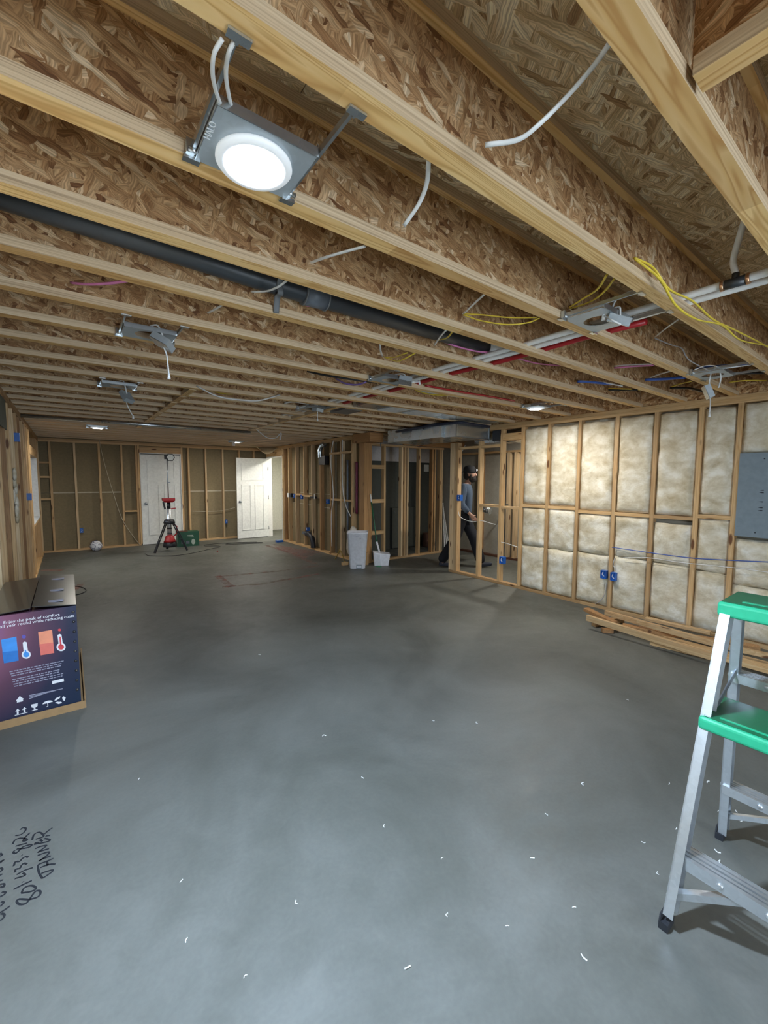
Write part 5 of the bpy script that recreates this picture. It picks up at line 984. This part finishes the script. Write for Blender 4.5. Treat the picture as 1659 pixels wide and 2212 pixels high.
# fingers and thumbs grow from the hands
for h_, w_, s_ in (('rh', 'rw', -1), ('lh', 'lw', 1)):
    hb = Vector(J[h_]); dr = (hb-Vector(J[w_])).normalized(); sd = Vector((.55, 0, .2)).cross(dr).normalized()
    ac = Vector((1, 0, .3)); ac = (ac-dr*ac.dot(dr)).normalized()
    for k, ln in enumerate((.062, .072, .068, .054)):
        b0_ = hb+ac*(.024-.016*k)+dr*.02; m0 = b0_+dr*ln*.55+Vector((.006, -s_*.006, 0)); t0_ = b0_+dr*ln*.95+Vector((.012, -s_*.018, 0)); base = len(vv)
        vv += [tuple(b0_), tuple(m0), tuple(t0_)]; rad += [.0095, .0085, .007]; ee += [(idx[h_], base), (base, base+1), (base+1, base+2)]
    b0_ = hb+ac*.034-dr*.01; base = len(vv); vv += [tuple(b0_), tuple(b0_+ac*.018+dr*.028)]; rad += [.011, .009]; ee += [(idx[h_], base), (base, base+1)]
body = skin('body', vv, ee, rad, 'skin', pr, 2)
# head as part of the same figure
HC_ = Vector((.115, 0, 1.635))
def headfn(q_):
    q_ = q_.copy()
    if q_.z < 0: q_.x *= 1+.10*q_.z/.115; q_.y *= 1+.32*q_.z/.115
    if q_.x < 0: q_.x *= 1.06
    return q_
hd = MB().ell(HC_, .098, .077, .122, 24, 18, fn=headfn)
hd.ell(HC_+Vector((.098, 0, -.015)), .018, .013, .024, 10, 8); hd.ell(HC_+Vector((.086, 0, .012)), .012, .010, .028, 10, 8)
for s_ in (-1, 1): hd.ell(HC_+Vector((-.005, s_*.077, -.005)), .020, .010, .032, 10, 8)
hd.ell(HC_+Vector((.085, 0, -.055)), .016, .024, .008, 10, 6)
hd.build('head', 'skin', pr, True)
for s_ in (-1, 1): MB().ell(HC_+Vector((.082, s_*.032, .012)), .010, .013, .008, 10, 6).build('eye', 'trim_white', pr, True); MB().ell(HC_+Vector((.091, s_*.032, .012)), .004, .006, .006, 8, 6).build('iris', 'hair_dark', pr, True); MB().ell(HC_+Vector((.088, s_*.033, .032)), .010, .02, .005, 8, 6).build('eyebrow', 'hair_dark', pr, True)
MB().ell(HC_+Vector((.045, 0, -.085)), .068, .066, .062, 18, 12, fn=lambda q_: q_*(1+.10*noise.noise(q_*40))).ell(HC_+Vector((.085, 0, -.042)), .018, .034, .012, 10, 6).build('beard', 'hair_dark', pr, True)
for s_ in (-1, 1): MB().ell(HC_+Vector((.02, s_*.068, -.05)), .03, .016, .055, 10, 8).build('sideburn', 'hair_dark', pr, True)
cpv = MB().lathe([(.102, .018), (.108, .035), (.107, .085), (.094, .118), (.06, .142), (.015, .152)], HC_+Vector((-.008, 0, 0)), 24); cpv.build('cap', 'cap_black', pr, True)
MB().prism([HC_+Vector(p) for p in ((-.10, -.06, .04), (-.16, -.045, .02), (-.165, .045, .02), (-.10, .06, .04))], (0, 0, .008)).build('cap_peak', 'cap_black', pr, True)
MB().ell(HC_+Vector((-.045, 0, -.02)), .068, .080, .085, 16, 10).build('hair', 'hair_dark', pr, True)
MB().box(HC_.x+.09, HC_.x+.115, -.022, .022, HC_.z+.052, HC_.z+.084).build('headlamp', 'tool_black', pr, True); MB().cyl(HC_+Vector((.115, 0, .068)), HC_+Vector((.119, 0, .068)), .013, None, 12).build('headlamp_lens', 'headlamp_lit', pr, True)
def sub_skin(nm, keys, edges, rr, m, over={}):
    ii = {k: i for i, k in enumerate(keys)}; return skin(nm, [over.get(k, J.get(k)) for k in keys], [(ii[a], ii[b]) for a, b in edges], [rr[k] for k in keys], m, pr)
sub_skin('sweatshirt', ['hem', 'sp', 'ch', 'col', 'rs', 're', 'rc', 'ls', 'le', 'lc'], [('hem', 'sp'), ('sp', 'ch'), ('ch', 'col'), ('ch', 'rs'), ('rs', 're'), ('re', 'rc'), ('ch', 'ls'), ('ls', 'le'), ('le', 'lc')],
 dict(hem=(.135, .165), sp=(.13, .165), ch=(.135, .18), col=(.072, .078), rs=.082, re=.066, rc=.05, ls=.082, le=.066, lc=.05), 'shirt_slate', dict(hem=(.0, 0, .85), col=(.07, 0, 1.465), rc=(.145, -.23, .975), lc=(.05, .24, .945)))
sub_skin('trousers', ['wb', 'rhip', 'rk', 'rc', 'lhip', 'lk', 'lc'], [('wb', 'rhip'), ('rhip', 'rk'), ('rk', 'rc'), ('wb', 'lhip'), ('lhip', 'lk'), ('lk', 'lc')], dict(wb=(.13, .155), rhip=.115, rk=.098, rc=.09, lhip=.115, lk=.098, lc=.09), 'trouser_black', dict(wb=(0, 0, .955), rc=(-.36, -.10, .075), lc=(.335, .10, .055)))
for a, b_, c_ in (((-.385, -.10, .06), (-.29, -.10, .047), (-.165, -.10, .038)), ((.285, .10, .047), (.38, .10, .05), (.52, .10, .075))):
    skin('shoe', [a, b_, c_], [(0, 1), (1, 2)], [.045, .045, .034], 'shoe_dark', pr)
